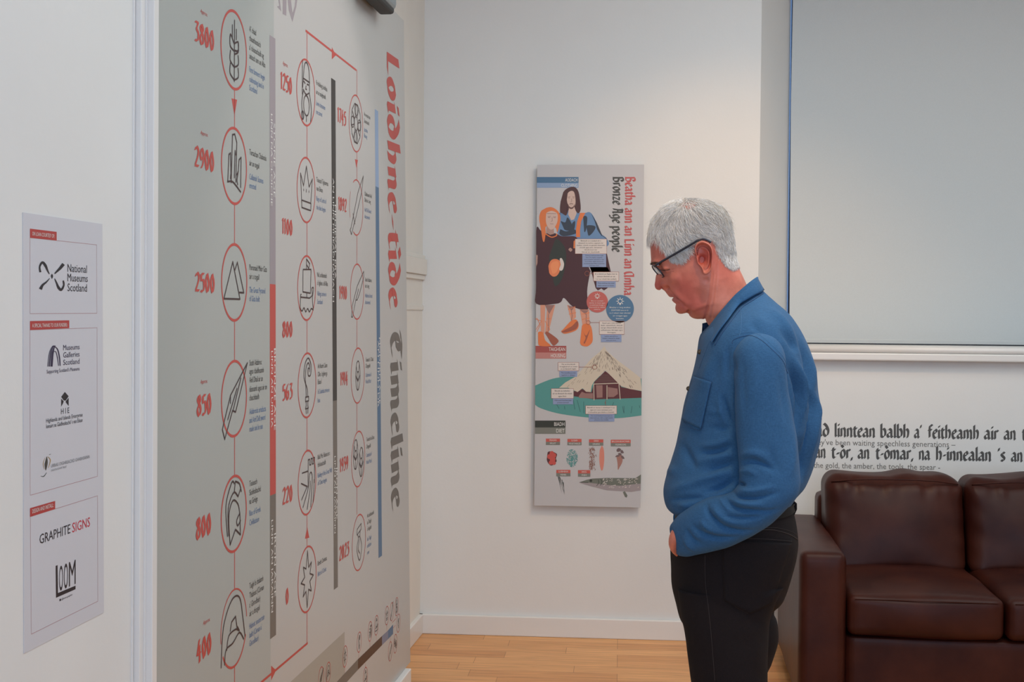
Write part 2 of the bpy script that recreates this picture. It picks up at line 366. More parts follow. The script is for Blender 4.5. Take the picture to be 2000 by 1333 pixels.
# window: sill, frame, glass
si = Geo(); zf0 = bhit(1780, 706, .05)[2]; zf1 = bhit(1780, 691, .05)[2]; zn = bhit(1780, 678, .04)[2]
xs0 = xw0-.02
si.box(xs0, xw1+.08, YB-.05, YB+RV, zf0, zf1)
so = si.build('window_sill', M_TRIM, bevel=.006); 
nose = Geo(); nz = (zf1+zn)/2; tube(nose, [(xs0, YB-.03, nz), (xw1+.08, YB-.03, nz)], (zn-zf1)/2, 16)
nose.box(xs0, xw1+.08, YB-.03, YB+RV, zf1-.002, zn-.001)
win = empty('window_1', (xw0, YB+.14, zs), 'tall window in the white back wall behind the grey blind', 'window'); win['kind'] = 'structure'
del win['category']
so.parent = win; so.matrix_parent_inverse = win.matrix_world.inverted()
nose.build('window_nosing', M_TRIM, win, smooth=True)
M_NAVY = mat('navy_seal_and_shade', (26, 34, 58), 0.5)  # navy stands for dark rubber and for the frame edge in shadow
fx0 = hit(1542.0, 400, (0, 1, 0), YB+RV+.015)[0]
fg = Geo(); Y1, Y2 = YB+RV+.01, YB+RV+.05
fg.box(fx0, fx0+.05, Y1, Y2, zn-.03, zt); fg.box(fx0, xw1, Y1, Y2, zn-.03, zn+.06); fg.box(xw1-.06, xw1, Y1, Y2, zn-.03, zt); fg.box(fx0+.9, fx0+.95, Y1, Y2, zn-.03, zt)
fg.build('window_frame', M_NAVY, win)
gm = bpy.data.materials.new('window_glass'); gm.use_nodes = True; gb = gm.node_tree.nodes['Principled BSDF']
gb.inputs['Transmission Weight'].default_value = 1; gb.inputs['Roughness'].default_value = 0; gb.inputs['IOR'].default_value = 1.45
Geo().box(spl-.1, xw1, YB+RV+.06, YB+RV+.066, zn, zt).build('window_pane', gm, win)
# roller blind
M_BLIND = mat('grey_blind_fabric', (205, 208, 208), 0.85, noise=0.02, nscale=300, bump=.1, bscale=600)
bl = empty('roller_blind', ((spl+xw1)/2, YB+RV-.04, zt), 'grey roller blind pulled down over the tall window', 'blind')
yb_ = YB+RV-.03; xb0 = hit(1549.0, 0, (0, 1, 0), yb_)[0]; zb0 = hit(1800, 672.5, (0, 1, 0), yb_)[2]; xb0b = hit(1542.2, 620, (0, 1, 0), yb_)[0]
zbt = 3.3
g = Geo(); zmid = hit(1543, 200, (0, 1, 0), yb_)[2]; xm = hit(1544.8, 200, (0, 1, 0), yb_)[0]
for (xa, za, xb, zb) in ((xb0b, zb0+.02, xm, zmid), (xm, zmid, xb0, 3.16)):
    g.box8([(xa, yb_, za), (xw1-.03, yb_, za), (xw1-.03, yb_+.002, za), (xa, yb_+.002, za), (xb, yb_, zb), (xw1-.03, yb_, zb), (xw1-.03, yb_+.002, zb), (xb, yb_+.002, zb)])
g.build('blind_fabric', M_BLIND, bl)
Geo().box(xb0b, xw1-.03, yb_-.002, yb_+.006, zb0, zb0+.02).build('bottom_rail', M_BLIND, bl, bevel=.002)
rl = Geo(); tube(rl, [(xb0b, yb_+.028, 3.165), (xw1-.03, yb_+.028, 3.165)], .025, 16); rl.build('roller', M_TRIM, bl, smooth=True)
# ================================================================== timeline board
M_BOARD = mat('silver_grey_vinyl', (186, 184, 181), 0.38, noise=0.01, nscale=300)
M_BOARDL = mat('silver_green_grey_vinyl', (170, 173, 169), 0.42, noise=0.01, nscale=300)
R_ = mat('print_red', (188, 74, 66), .5); DK = mat('print_dark_brown', (62, 40, 40), .5); BLUE = mat('print_blue', (92, 122, 164), .5)
CHAR = mat('print_charcoal', (70, 68, 62), .5); MAUVE = mat('print_mauve_grey', (152, 142, 147), .5); BLK = mat('print_black', (50, 45, 42), .5)
TAUPE = mat('print_taupe', (112, 104, 96), .5); LBLUE = mat('print_light_blue', (140, 162, 194), .5); SBLUE = mat('print_steel_blue', (78, 110, 142), .5)
WHT = mat('print_white', (226, 224, 220), .5); BRN = mat('print_brown', (74, 48, 34), .5); LTAUPE = mat('print_light_taupe', (164, 158, 148), .5)
TITLE = mat('print_title_grey', (104, 98, 92), .5)
tb = empty('timeline_board', lp((lb0+lb1)/2, D_BOARD, .1), 'tall grey history timeline board with red circles and dates, standing against the left wall', 'display board')
seamL = lhit(531.5, 700, D_BOARD)@LU
def board_piece(name, mt, pa, pb, l0, l1b, l1t):
    G = Geo(); th = .012
    G.box8([lp(l0, D_BOARD, .1), lp(l0, D_BOARD+th, .1), lp(l1b, D_BOARD+th, .1), lp(l1b, D_BOARD, .1), lp(l0, D_BOARD, ztop), lp(l0, D_BOARD+th, ztop), lp(l1t, D_BOARD+th, ztop), lp(l1t, D_BOARD, ztop)])
    return G.build(name, mt, tb)
ztop = lhit(788, 40, D_BOARD)[2]
lr_b = lhit(801.5, 1300, D_BOARD)@LU; lr_t = lhit(788.5, 40, D_BOARD)@LU
board_piece('left_sheet', M_BOARDL, 0, 0, lb0, seamL, seamL)
board_piece('right_sheet', M_BOARD, 0, 0, seamL, lr_b, lr_t)
Geo().lbox(lb0, lr_t-.03, D_BOARD+.012, D_REC-.002, .1, ztop-.004).build('core_panel', M_WALL, tb)
TP = Print(lambda x, y: lhit(x, y, D_BOARD), LN, vp=(1342, 633))
hd = TP.P(700, TP.hline(600, 900, 700))-TP.P(600, 900); hd /= np.linalg.norm(hd)
VPD = LU
def part(name, mt, G, parent=tb): return G.build(name, mt, parent)
# icons, drawn in the unit circle
wheat = [[(.02,-.78),(.02,.5)]] + [crv((.02,y-.12),(-.3,y),(-.28,y+.24)) for y in (-.62,-.3)] + [crv((.02,y-.12),(.32,y),(.3,y+.22)) for y in (-.62,-.3,.02)] + [crv((-.0,-.02),(-.3,.06),(-.28,.34),(.0,.16)), crv((.0,.16),(.3,.26),(.3,.05),(.05,.0)), [(-.14,.3),(-.14,.6)], [(.16,.3),(.16,.55)], [(.02,.5),(.02,.75)]]
stones = [[(-.5,-.45),(-.42,.25),(-.3,.3),(-.26,-.2),(-.3,-.35)], [(-.24,-.45),(-.16,.78),(.02,.82),(.18,.62),(.12,-.4)], [(.0,-.3),(.05,.4),(.1,.3)], [(.2,-.2),(.3,-.1),(.36,.2),(.52,.28),(.5,-.5)], crv((-.52,-.45),(-.1,-.42),(.5,-.62)), [(.3,-.1),(.2,-.35),(.26,-.45)]]
pyr = [[(-.8,-.42),(-.15,.52),(.42,-.42),(-.8,-.42)], [(.0,.3),(.2,.52),(.72,-.25),(.36,-.25)]]
spear = [[(-.9,-.72),(-.3,.1),(1.02,.88),(.1,-.35),(-.14,-.3),(-.72,-.98),(-.9,-.72)], [(.5,.5),(-.1,-.3)], [(-.3,.1),(-.3,-.1)], [(.2,.25),(-.5,-.5)]]
helmet = [crv((-.5,-.5),(-.62,.3),(-.2,.82),(.0,.78)), [(.0,.55),(.08,.82)], crv((.08,.82),(.4,.72),(.55,.5)), crv((-.4,-.5),(-.45,.2),(-.05,.55),(.3,.4)), [(.3,.4),(.52,.6)], crv((-.3,-.75),(-.4,.0),(-.1,.35),(.3,.2),(.45,-.1)), crv((.45,-.05),(.2,-.2),(.28,-.35),(.5,-.25)), [(.45,-.1),(.5,-.62),(.1,-.42),(-.3,-.75)]]
vault = [crv((-.95,-.75),(-.8,.2),(-.2,.75),(.4,.7),(.68,.1),(.85,-.4)), crv((-.7,-.75),(-.6,-.4),(-.1,-.35),(.4,-.2),(.75,-.45)), crv((-.55,-.42),(-.4,-.1),(.1,-.05),(.4,-.15)), [(-.3,.0),(-.2,.2),(.1,.28),(.25,-.1)], [(.4,-.15),(.25,-.02)]]
chess = [crv((-.35,.1),(-.2,.75),(.05,.9),(.3,.7),(.38,.1)), [(-.4,.9),(-.4,-.1)], [(-.3,.38),(.38,.36)], [(-.25,.3),(-.1,.26)], [(.1,.27),(.28,.27)], [(.0,.2),(-.05,.1),(.05,.1)], crv((-.3,.05),(.0,-.05),(.35,.05)), circ(.05,-.38,.3), crv((-.3,.0),(-.45,-.4),(-.3,-.8)), crv((.35,.05),(.58,-.4),(.5,-.8)), [(.05,-.7),(.05,-.85)], circ(-.35,-.72,.12)]
crown = [[(-.5,-.32),(-.62,.45),(-.3,.1),(.0,.72),(.3,.12),(.66,.4),(.5,-.32)], [(-.5,-.34),(.52,-.36),(.5,-.58),(-.46,-.56),(-.5,-.34)], [(-.3,.0),(-.28,-.04)], [(.0,.02),(.0,-.06)], [(.28,0),(.3,-.04)]]
ship = [[(-.05,.55),(-.05,.88),(.3,.75),(.2,.6),(-.02,.7)], [(-.42,.55),(.45,.58),(.4,-.15),(-.42,-.12),(-.42,.55)], crv((-.7,-.62),(-.66,-.25),(-.6,-.2)), [(-.65,-.28),(.3,-.3)], crv((.3,-.3),(.6,-.2),(.55,.0),(.74,.0),(.62,-.3),(.72,-.62)), crv((-.72,-.6),(-.5,-.7),(-.3,-.6),(-.1,-.72),(.1,-.62),(.3,-.72),(.5,-.62),(.72,-.66)), [(.0,-.15),(.0,-.3)]]
crozier = [crv((.05,-.35),(.0,-.1),(-.35,.25),(-.25,.65),(.1,.82),(.4,.6),(.35,.3),(.1,.3),(.08,.5),(.2,.5)), crv((-.08,-.35),(-.14,-.1),(-.2,.25),(-.12,.55),(.1,.68),(.26,.55),(.22,.4)), [(-.18,-.35),(.16,-.35),(.16,-.48),(-.18,-.48),(-.18,-.35)], [(-.1,-.5),(-.1,-.62),(-.18,-.7),(.14,-.7),(.08,-.62),(.08,-.5)], [(-.1,-.7),(-.08,-.85)], [(.1,-.7),(.08,-.85)]]
wallic = [[(.1,-.2),(.1,.68),(.26,.68),(.26,.5),(.4,.5),(.4,.68),(.55,.68),(.55,.5),(.68,.5),(.68,.68),(.8,.68),(.8,-.1)], [(-.55,.35),(.05,.34)], [(-.65,.05),(-.0,-.12),(-.6,-.45)], crv((-.45,-.7),(.1,-.2),(.25,.2),(.45,.25),(.55,.0),(.4,-.8)), crv((.0,-.82),(.3,-.3),(.35,.0)), crv((.65,-.7),(.75,-.3),(.75,0))]
star = [[(math.cos(math.pi/2+i*math.pi/8)*r, math.sin(math.pi/2+i*math.pi/8)*r) for i, r in enumerate([.85,.36,.62,.3,.66,.3,.62,.36,.85,.36,.62,.3,.66,.3,.62,.36,.85])]]
rose = [circ(0,0,.24), circ(0,0,.7,n=10)] + [[(.24*math.cos(a),.24*math.sin(a)),(.7*math.cos(a),.7*math.sin(a))] for a in [i*math.pi/4+.2 for i in range(8)]] + [circ(.47*math.cos(a),.47*math.sin(a),.2,n=8) for a in [i*math.pi/2+math.pi/2 for i in range(4)]]
sword = [[(-.75,-.75),(-.45,-.35),(.2,.55),(1.0,1.22),(.75,.6),(-.2,-.5),(-.35,-.62),(-.7,-1.0),(-.9,-.85),(-.75,-.75)], [(-.5,-.25),(-.2,-.6)]]
spear2 = [[(-.8,-.9),(-.7,-.5),(.0,.2),(.95,.75),(.98,.55),(.3,-.1),(.0,-.3),(-.2,-.3),(-.65,-.9),(-.8,-.9)], [(.2,.1),(-.2,-.3)]]
poppy = [[(.32*math.cos(a)+.0,.52*math.sin(a)) for a in [i*math.pi/12 for i in range(25)]], circ(0,0,.14), [(-.1,.1),(-.25,.35)], [(.1,.1),(.2,.4)], [(0,-.14),(0,-.5)], crv((-.3,.0),(.0,-.2),(.3,.0))]
poppies = [[(x-.4, y+.2) for x, y in st] for st in poppy] + [[(x+.42, y-.15) for x, y in st] for st in poppy]
brooch = [[(-.3,.5),(.3,.62),(.3,.42),(-.3,.3),(-.3,.5)], [(-.2,.3),(-.1,.2),(.1,.2),(.15,.38)], crv((-.05,.2),(-.3,-.2),(.1,-.65),(.4,-.2),(.1,.2)), crv((.05,.1),(-.12,-.2),(.1,-.4))]
COLS = [
 ([(457,98,78.5),(457.5,324.5,76.5),(458,552,77),(457.5,779,76),(457,1004,76),(457,1228,77)], [wheat,stones,pyr,spear,helmet,vault], .0066),
 ([(597.5,181,66),(598,371.5,65),(599,563,64.5),(599.8,753,64.5),(599.8,943,64),(600,1132,65)], [chess,crown,ship,crozier,wallic,star], .0054),
 ([(695.2,241.5,56.5),(696,405.6,55.2),(697.5,570,55.2),(698.8,734,55),(699.8,897,55.2),(701,1060,55.2)], [rose,sword,spear2,poppy,poppies,brooch], .0046)]
DATES = [(['3800','2900','2500','850','800','400'], [(379,79,418,42),(379,325,418,42),(380,570,419,39),(383.5,814,412.5,42),(382,1056,412,43),(383,1296,412.5,43)]),
 (['1250','1100','800','563','220','0'], [(547,173,570,35),(550,456.5,571,32),(551,659.5,571,32),(551,783.5,571.5,33),(551,988,571,34),(557.5,1183,563.5,32)]),
 (['1745','1892','1910','1914','1939','2023'], [(658.5,237.5,676,30),(660,410,677,27),(662,584.5,677.5,27),(664,754,679,27),(663,924,680,28),(662,1098,682,29)])]
CAPS = {
 (0,0): [("A' chiad",61,500,0),("thuathanaich",79,509,0),("a' tòiseachadh ag",97,515,0),("aiteach ann an Alba",114,518,0),("First farmers begin",140,517,1),("cultivating land in",159,515,1),("Scotland",176,502,1)],
 (0,1): [("Tursachan Chalanais",302,520,0),("air an togail",323,506,0),("Callanish Stones",350,514,1),("erected",367,500,1)],
 (0,2): [("Pioramaid Mhòr Giza",527.5,521,0),("air a togail",545,506,0),("The Great Pyramid",571.6,518,1),("of Giza built",588.7,507,1)],
 (0,3): [("Stuth Adabroc",714.6,511,0),("agus claidheamh",731,515,0),("Airil Dhail air an",748,513,0),("dèanamh agus air an",766,521,0),("cleachdadh",783,506,0),("Adabrock artefacts",810,519,1),("and Airil Dell sword",827,518,1),("made and in use",844,513,1)],
 (0,4): [("Toiseach",951,502,0),("Sìobhaltachd",968.6,509,0),("na Grèige",985.6,503,0),("Rise of Greek",1009,509,1),("Civilisation",1027.6,506,1)],
 (0,5): [("Taigh fo thalamh",1151,514,0),("Thabost (Càrnan",1169.5,515,0),("a' Ghrodhair)",1188,508,0),("air a thogail",1205,507,0),("Habost souterrain",1230,516,1),("built (Càrnan a'",1247,511,1),("Ghrodhair)",1264,505,1)],
 (1,0): [("Fir-thàileisg Leòdhais",165.4,639,0),("air an snaigheadh",183,636,0),("Lewis chessmen",205,635,1),("are carved",222,629,1)],
 (1,1): [("Toiseach Tighearnas",355,641,0),("nan Eilean",372,630,0),("Reign of Lords of",392,637,1),("the Isles begins",409,636,1)],
 (1,2): [("Na Lochlannaich",541,638,0),("a' tighinn a dh'Alba",557,640,0),("Vikings arrive in",578,637,1),("Scotland",594,630,1)],
 (1,3): [("An Naomh Calum",720,639,0),("Cille a' tighinn gu",736,639,0),("Eilean Ì",751,628,0),("St Columba arrives in",770,643,1),("Iona",787,625,1)],
 (1,4): [("Balla Mòr Shìona air a",898,644,0),("thòiseachadh",913,636,0),("Building of the Great Wall",934,648,1),("of China begins",949,638,1)],
 (1,5): [("Breith Chrìosta",1106,638,0),("Birth of Christ",1127,637,1)],
 (2,0): [("Ar-a-mach nan",226,723,0),("Seumasach",239,721,0),("Jacobite",256,718,1),("Rising",268,717,1)],
 (2,1): [("Claidheamh Airil",382,726,0),("Dhail air a lorg",394,724,0),("Airil Dell Sword",413,725,1),("discovered",426,722,1)],
 (2,2): [("Stuth Adabroc",550,726,0),("air a lorg",562,721,0),("Adabrock hoard",581,727,1),("discovered",594,723,1)],
 (2,3): [("Toiseach a' Chiad",707,729,0),("Chogaidh",719,723,0),("Outbreak of",737,725,1),("World War I",750,725,1)],
 (2,4): [("Toiseach an Dàrna",863,731,0),("Chogaidh",877,724,0),("Outbreak of",894,726,1),("World War II",908,726,1)],
 (2,5): [("An taisbeanadh",1012,730,0),("sa Thaigh",1025,725,0),("a' fosgladh",1038,725,0),("the Taigh",1058,725,1),("exhibition",1071,725,1),("opens",1084,721,1)]}
CX0 = [[487]*6, [617.5,618,619.5,620.5,620.5,620.5], [711,712,713,714,715.5,717]]
CH = [11.5, 9.5, 8]
for ci, (cs, icons, th) in enumerate(COLS):
    for k, (cx, cy, ry) in enumerate(cs):
        O, U, V = TP.frame(cx, cy, ry, VPD)
        if (ci, k) == (0, 5):
            G = TP.ring(Geo(), O, U, V, th*.9, a0=math.radians(-148), a1=math.radians(-22)); TP.ring(G, O, U, V, th*.6, a0=math.radians(5), a1=math.radians(190))
        elif (ci, k) == (2, 1): G = TP.ring(Geo(), O, U, V, th*.9, a0=math.radians(-115), a1=math.radians(120)); TP.ring(G, O, U, V, th*.6, a0=math.radians(150), a1=math.radians(205))
        else: G = TP.ring(Geo(), O, U, V, th)
        ro = part('printed_roundel', R_, G)
        TP.icon(Geo(), O, U, V, icons[k], w=(.046, .042, .036)[ci]).build('icon_drawing', DK, ro)
        G = Geo(); H = Geo()
        for (tx, y, x1, b) in CAPS[(ci, k)]:
            TP.text(H if b else G, tx, CX0[ci][k], y, x1, CH[ci])
        cp = part('gaelic_caption', CHAR, G); part('english_caption', BLUE, H)
        dt, (x0, y, x1, h) = DATES[ci][0][k], DATES[ci][1][k]
        part('date_numerals', R_, TP.pen(Geo(), dt, x0, y, x1, h, nib=.25, ang=26, hair=.06))
G = Geo()
for x0, y, x1 in ((391,24,405),(391,262,406),(391,750,405),(396,1222,410),(552,126,562)): part('approximate_mark', R_, TP.text(Geo(), 'Approx.', x0, y, x1, 8, slant=.1))
# connecting lines and arrows
G = Geo(); A = Geo()
def vl(x, y0, y1, wpx=3.0):
    a, b = TP.P(x, y0), TP.P(x, y1); TP.mline(G, [a, b], .0048)
for y0, y1 in ((175.5,248),(401,475.5),(629,703),(855,928.5),(1080,1151),(1305,1345)): vl(458, y0, y1)
for y0, y1 in ((60,115.5),(247,307),(436.5,498.5),(627.5,689),(817.5,879),(1007,1067.5),(1197,1257)): vl(599.5, y0, y1)
for y0, y1 in ((136.5,185.5),(298,350.5),(461,515),(625,679),(789,842),(952,1005)): vl(697, y0, y1)
TP.line(G, [(597, 60), (695.5, 137)], 4.6); TP.line(G, [(505, 1338), (600.5, 1257)], 5.2)
TP.poly(A, [(452, 192), (463, 195), (457.8, 226)]); TP.poly(A, [(595.5, 1053), (604, 1051), (600, 1030)]); TP.poly(A, [(648, 92), (648, 116), (656, 108)]); TP.poly(A, [(529.5, 1301), (529.5, 1330), (539, 1310)]); TP.poly(A, [(693, 311), (699, 313), (696.2, 328)])
G.split('connecting_line', R_, tb); A.split('flow_arrow', R_, tb)
# age bands
def band(segs, pts):                                          # pts: left x,y and right x,y at top and bottom
    (xa, xb), (xc, xd) = pts[0], pts[1]; ytop, ybot = pts[2], pts[3]
    for (ya, yb, m) in segs:
        def e(y): t = (y-ytop)/(ybot-ytop); return xa+(xc-xa)*t, xb+(xd-xb)*t
        l0, q0 = e(ya); l1, q1 = e(yb)
        part('age_band', m, TP.poly(Geo(), [(l0, ya), (q0, TP.hline(l0, ya, q0)), (q1, TP.hline(l1, yb, q1)), (l1, yb)]))
band([(68, 555, MAUVE), (555, 969, R_), (969, 1249.5, TAUPE)], [(526.5, 537.7), (527.5, 539), 68, 1249])
band([(152, 784, BLK), (784, 1153, TAUPE)], [(646.6, 655), (652, 659.8), 152, 1153])
band([(213, 364, LBLUE), (364, 1091, SBLUE)], [(732, 738.5), (739.3, 746), 213, 1091])
G = Geo()
for t, x, y0, y1, h in (('STONE AGE',533.8,240,385,3.2),('LINN NA CLOICHE',528.6,222,402,3.2),('BRONZE AGE',534.6,681,841,3.4),('LINN AN UMHA',529.2,686,836,3.4),
   ('IRON AGE',535,1043,1167,3.4),('LINN AN IARAINN',529.5,1017,1198,3.4),('MEDIEVAL ERA',653.2,400,545,2.6),('AN LINN MHEADHANACH',649.5,348,590,2.6),
   ('IRON AGE',656,915,1015,2.6),('LINN AN IARAINN',652.6,892,1043,2.6),('MODERN AGE',740,660,790,2.2),('AN LINN ÙR',737.3,665,797,2.2)): TP.vtext(G, t, x, y0, y1, h, lift=3)
part('age_lettering', WHT, G)
part('gaelic_title', R_, TP.pen(Geo(), 'Loidhne-tìde', 755.5, 101, 759.5, 0, y1=606, up=(23, 16), nib=.30, ang=24, hair=.03, sp=.1))
part('english_title', TITLE, TP.pen(Geo(), 'Timeline', 762.5, 645, 764.5, 0, y1=1002, up=(21.5, -1), nib=.30, ang=24, hair=.03, sp=.1))
G = Geo()
for p in ([(541,13),(549,22),(546,-4),(543,-4),(545.5,11)], [(552,-4),(552,27),(559,31),(559.5,-4)], [(561.5,-4),(564,20),(571,43),(575.5,25),(571,24),(568,0),(568,-4)], [(571,26),(575,27),(578.5,14),(581,-4),(577,-4),(575.5,12)]): TP.poly(G, p)
part('header_lettering', MAUVE, G)
# small scale bar at the foot of the board
part('scale_wedge', LTAUPE, TP.poly(Geo(), [(562, 1338), (673, 1234.5), (673, 1319), (652, 1340)], lift=.6))
for m, p in ((TAUPE, [(650,1341),(699,1288.5),(699,1309),(669,1342)]), (BRN, [(699,1288.5),(746,1243),(746,1261),(699,1309)]), (mat('print_blue_grey', (122,128,150), .5), [(746,1243),(758,1232),(758,1249),(746,1261)]), (SBLUE, [(758,1232),(767.6,1220.6),(767.6,1239),(758,1249)])):
    part('scale_band', m, TP.poly(Geo(), p, lift=1.4))
MINI = [(627,1325,22,spear),(641,1314,20,vault),(673.7,1283,21,star),(701.4,1255,20,crozier),(722.7,1234,19.5,wallic),(735,1222,19.5,ship),(755.5,1203,18.5,crown),(765,1195.5,18,sword),(774.5,1185.6,18,chess),(778,1218,18,brooch),(772,1258,18.5,poppies),(762,1273,19,spear2),(713.6,1324,20,ship)]
for cx, cy, ry, ic in MINI:
    O, U, V = TP.frame(cx, cy, ry, VPD*.9); ro = part('small_roundel', R_, TP.ring(Geo(), O, U, V, .0028)); TP.icon(Geo(), O, U*.8, V*.8, ic, w=.07).build('icon_drawing', DK, ro)
G = Geo()
for p in ([(673.7,1304),(673.5,1316)],[(701,1275),(700.5,1287)],[(722.5,1253),(722.3,1266)],[(735,1241),(735,1254)],[(755.5,1222),(755.5,1233)],[(713.4,1304),(713.2,1297)],[(762.5,1254),(762.4,1244)],[(767.6,1228),(772,1222)],[(766,1217),(773,1209)],[(775,1203),(774.5,1208)]): TP.line(G, p, 1.0)
G.split('leader_line', R_, tb)
# grey fitting on the board's top edge
lf = empty('light_fitting', lhit(764, 4, D_BOARD-.03), 'small grey metal fitting on the top edge of the timeline board', 'fitting')
e0 = lhit(774, 10, D_BOARD-.07)@LU; zf = lhit(768, 24, D_BOARD-.07)[2]
M_GREY = mat('grey_metal', (140, 148, 152), .4, metal=.3)
Geo().lbox(e0-.34, e0, D_BOARD-.074, D_BOARD-.004, zf+.012, zf+.22).build('housing', M_GREY, lf, bevel=.022, seg=4)
Geo().lbox(e0-.33, e0-.006, D_BOARD-.066, D_BOARD-.010, zf, zf+.03).build('gasket', mat('dark_rubber', (50, 52, 52), .6), lf, bevel=.012, seg=3)
Geo().lbox(e0-.22, e0-.12, D_BOARD-.02, D_BOARD+.06, ztop+.003, ztop+.05).build('bracket', M_GREY, lf, bevel=.006)
# ================================================================== credits poster on the near wall
cr = empty('credits_poster', lhit(125, 1240, D_NEAR), 'pale lilac credits sheet with sponsor logos and red tags on the nearest white wall', 'poster')
CP = Print(lambda x, y: lhit(x, y, D_NEAR-.0012), LN, vp=(1340, 606.5))
CP.off = .0002
M_SHEET = mat('pale_lilac_paper', (206, 205, 211), .5)
INK = mat('print_ink_black', (36, 30, 36), .5); PURP = mat('print_ink_purple', (44, 32, 66), .5); CRED = mat('print_crimson', (196, 40, 60), .5); LINE = mat('print_thin_red', (176, 120, 124), .5); GOLD = mat('print_gold', (170, 140, 80), .5); GREYI = mat('print_grey', (128, 130, 134), .5); TAGR = mat('print_tag_red', (178, 62, 58), .5)
corner = [(45, 415), (200, 437.8), (203, 1197), (47, 1277.5)]
q = [lhit(x, y, D_NEAR-.0012) for x, y in corner]; q2 = [p-LN*.0010 for p in q]
Geo().add(q+q2, [(0, 1, 2, 3), (7, 6, 5, 4), (0, 4, 5, 1), (1, 5, 6, 2), (2, 6, 7, 3), (3, 7, 4, 0)]).build('paper_sheet', M_SHEET, cr)
G = Geo()
for p in ([(58.3,464.5),(188.5,478.5),(189,612.2),(58.6,613)], [(58.3,645),(189.5,640.6),(190.2,931),(58.8,968)], [(59,1010),(190.4,969),(191,1175),(61,1239.5)]): CP.line(G, p, .8, closed=True)
part('box_outline', LINE, G, cr)
for p, t, x0, y0, x1, h in (([(58.3,446.8),(110.4,453.2),(110.4,470),(58.3,464.8)],'ON LOAN COURTESY OF:',62.5,460,106,7.5), ([(58.3,627.5),(135,626),(135,641.3),(58.3,645)],'A SPECIAL THANKS TO OUR FUNDERS:',62.5,640,131,7.5), ([(58.3,993.3),(107.5,979),(107.5,994.6),(58.3,1010.3)],'DESIGN AND INSTALL:',62.5,1003.5,104,8)):
    tg = part('red_tag', TAGR, CP.poly(Geo(), p, lift=1.5), cr); CP.text(Geo(), t, x0, y0, x1, h, lift=3).build('tag_lettering', WHT, tg)
z5 = Zm(0, 400, 4.166); z6 = Zm(0, 700, 4.166); z7 = Zm(0, 960, 3.575)
def taper(PR, G, pts, ws, lift=2):
    P = np.array(catmull(pts, (len(pts)-1)*6+1)); W = np.interp(np.linspace(0, 1, len(P)), np.linspace(0, 1, len(ws)), ws)
    t = np.gradient(P, axis=0); t /= np.linalg.norm(t, axis=1)[:, None]; n = np.stack([-t[:, 1], t[:, 0]], 1)
    a = P+n*W[:, None]/2; b = P-n*W[:, None]/2
    for i in range(len(P)-1): PR.poly(G, [tuple(a[i]), tuple(a[i+1]), tuple(b[i+1]), tuple(b[i])], lift)
G = Geo()
taper(CP, G, z5([(327,550),(322,505),(343,470),(368,495),(385,535),(400,565)]), [4, 3.2, 4.5, 5, 3, 1.2])
taper(CP, G, z5([(513,618),(517,655),(497,693),(475,675),(458,635),(443,602)]), [3, 3.2, 4.5, 5, 3, 1.2])
taper(CP, G, z5([(328,688),(345,655),(375,630),(402,600)]), [6.5, 4.5, 3, 1.0]); taper(CP, G, z5([(515,483),(490,515),(465,540),(443,562)]), [6.5, 5.5, 4, 2])
CP.blob(G, z5([(412,583),(421,563),(430,583),(421,604)]), 2); part('museum_mark', INK, G, cr)
G = Geo()
for t, y in (('National', 531), ('Museums', 549.5), ('Scotland', 569)): CP.text(G, t, 131.6, y, 169.5 if t != 'Museums' else 171, 15.5)
part('museum_name', INK, G, cr)
G = Geo()
for ox, w0 in ((0, 1.3), (12, 2.2), (30, 4.2)): taper(CP, G, z5([(387+ox,1318),(400+ox*.9,1210),(425+ox*.6,1155),(440+ox*.4,1150)]), [w0, w0, 1.5, .8])
taper(CP, G, z5([(432,1150),(465,1175),(482,1240),(488,1312)]), [1.2, 2, 2.2, 1.6]); taper(CP, G, z5([(425,1205),(450,1195),(465,1240),(475,1312)]), [1, 1.2, 1.6, 1.2])
for t, y, x1 in (('Museums', 684.6, 155), ('Galleries', 699, 155), ('Scotland', 713.6, 155)): CP.text(G, t, 123.3, y, x1, 10.6)
CP.text(G, "Supporting Scotland's Museums", 91, 730, 155, 7.4); part('galleries_mark', PURP, G, cr)
G = Geo()
CP.poly(G, z6([(527,275),(558,310),(535,345),(518,345),(497,315)])); CP.poly(G, z6([(497,330),(518,352),(512,368),(497,396)])); CP.poly(G, z6([(558,322),(558,390),(535,360),(533,352)]))
CP.text(G, 'H I E', 119, 809.5, 135, 11); CP.text(G, 'Highlands and Islands Enterprise', 90, 826.3, 161, 8); CP.text(G, "Iomairt na Gàidhealtachd 's nan Eilean", 90, 837.3, 161, 8); part('enterprise_mark', INK, G, cr)
G = Geo(); CP.blob(G, z6([(378,800),(388,850),(372,915),(362,860)])); taper(CP, G, z6([(330,960),(355,962),(378,932)]), [.5, 1.6, .8]); taper(CP, G, z6([(398,785),(413,782)]), [1, .6]); tr = part('trust_mark', CHAR, G, cr)
G = Geo(); taper(CP, G, z6([(385,800),(408,830),(392,895)]), [.6, 1.8, .5]); taper(CP, G, z6([(365,810),(350,860),(360,905)]), [.4, 1.1, .4]); G.build('gold_arc', GOLD, tr)
G = Geo(); CP.text(G, 'URRAS OIGHREACHD GHABHSAINN', 99.5, 914, 174.5, 6.8); CP.text(G, 'GALSON ESTATE TRUST', 99.5, 921.5, 130, 4); part('trust_name', GREYI, G, cr)
part('sign_maker_name', INK, CP.text(Geo(), 'GRAPHITE', 77, 1063.5, 137, 19), cr); part('sign_maker_name', CRED, CP.text(Geo(), 'SIGNS', 141, 1041, 175.5, 19), cr)
G = Geo(); CP.poly(G, [(108.5,1106),(112.3,1104.4),(113,1159),(147.4,1144.6),(147.4,1151.6),(109.2,1168.5)]); 
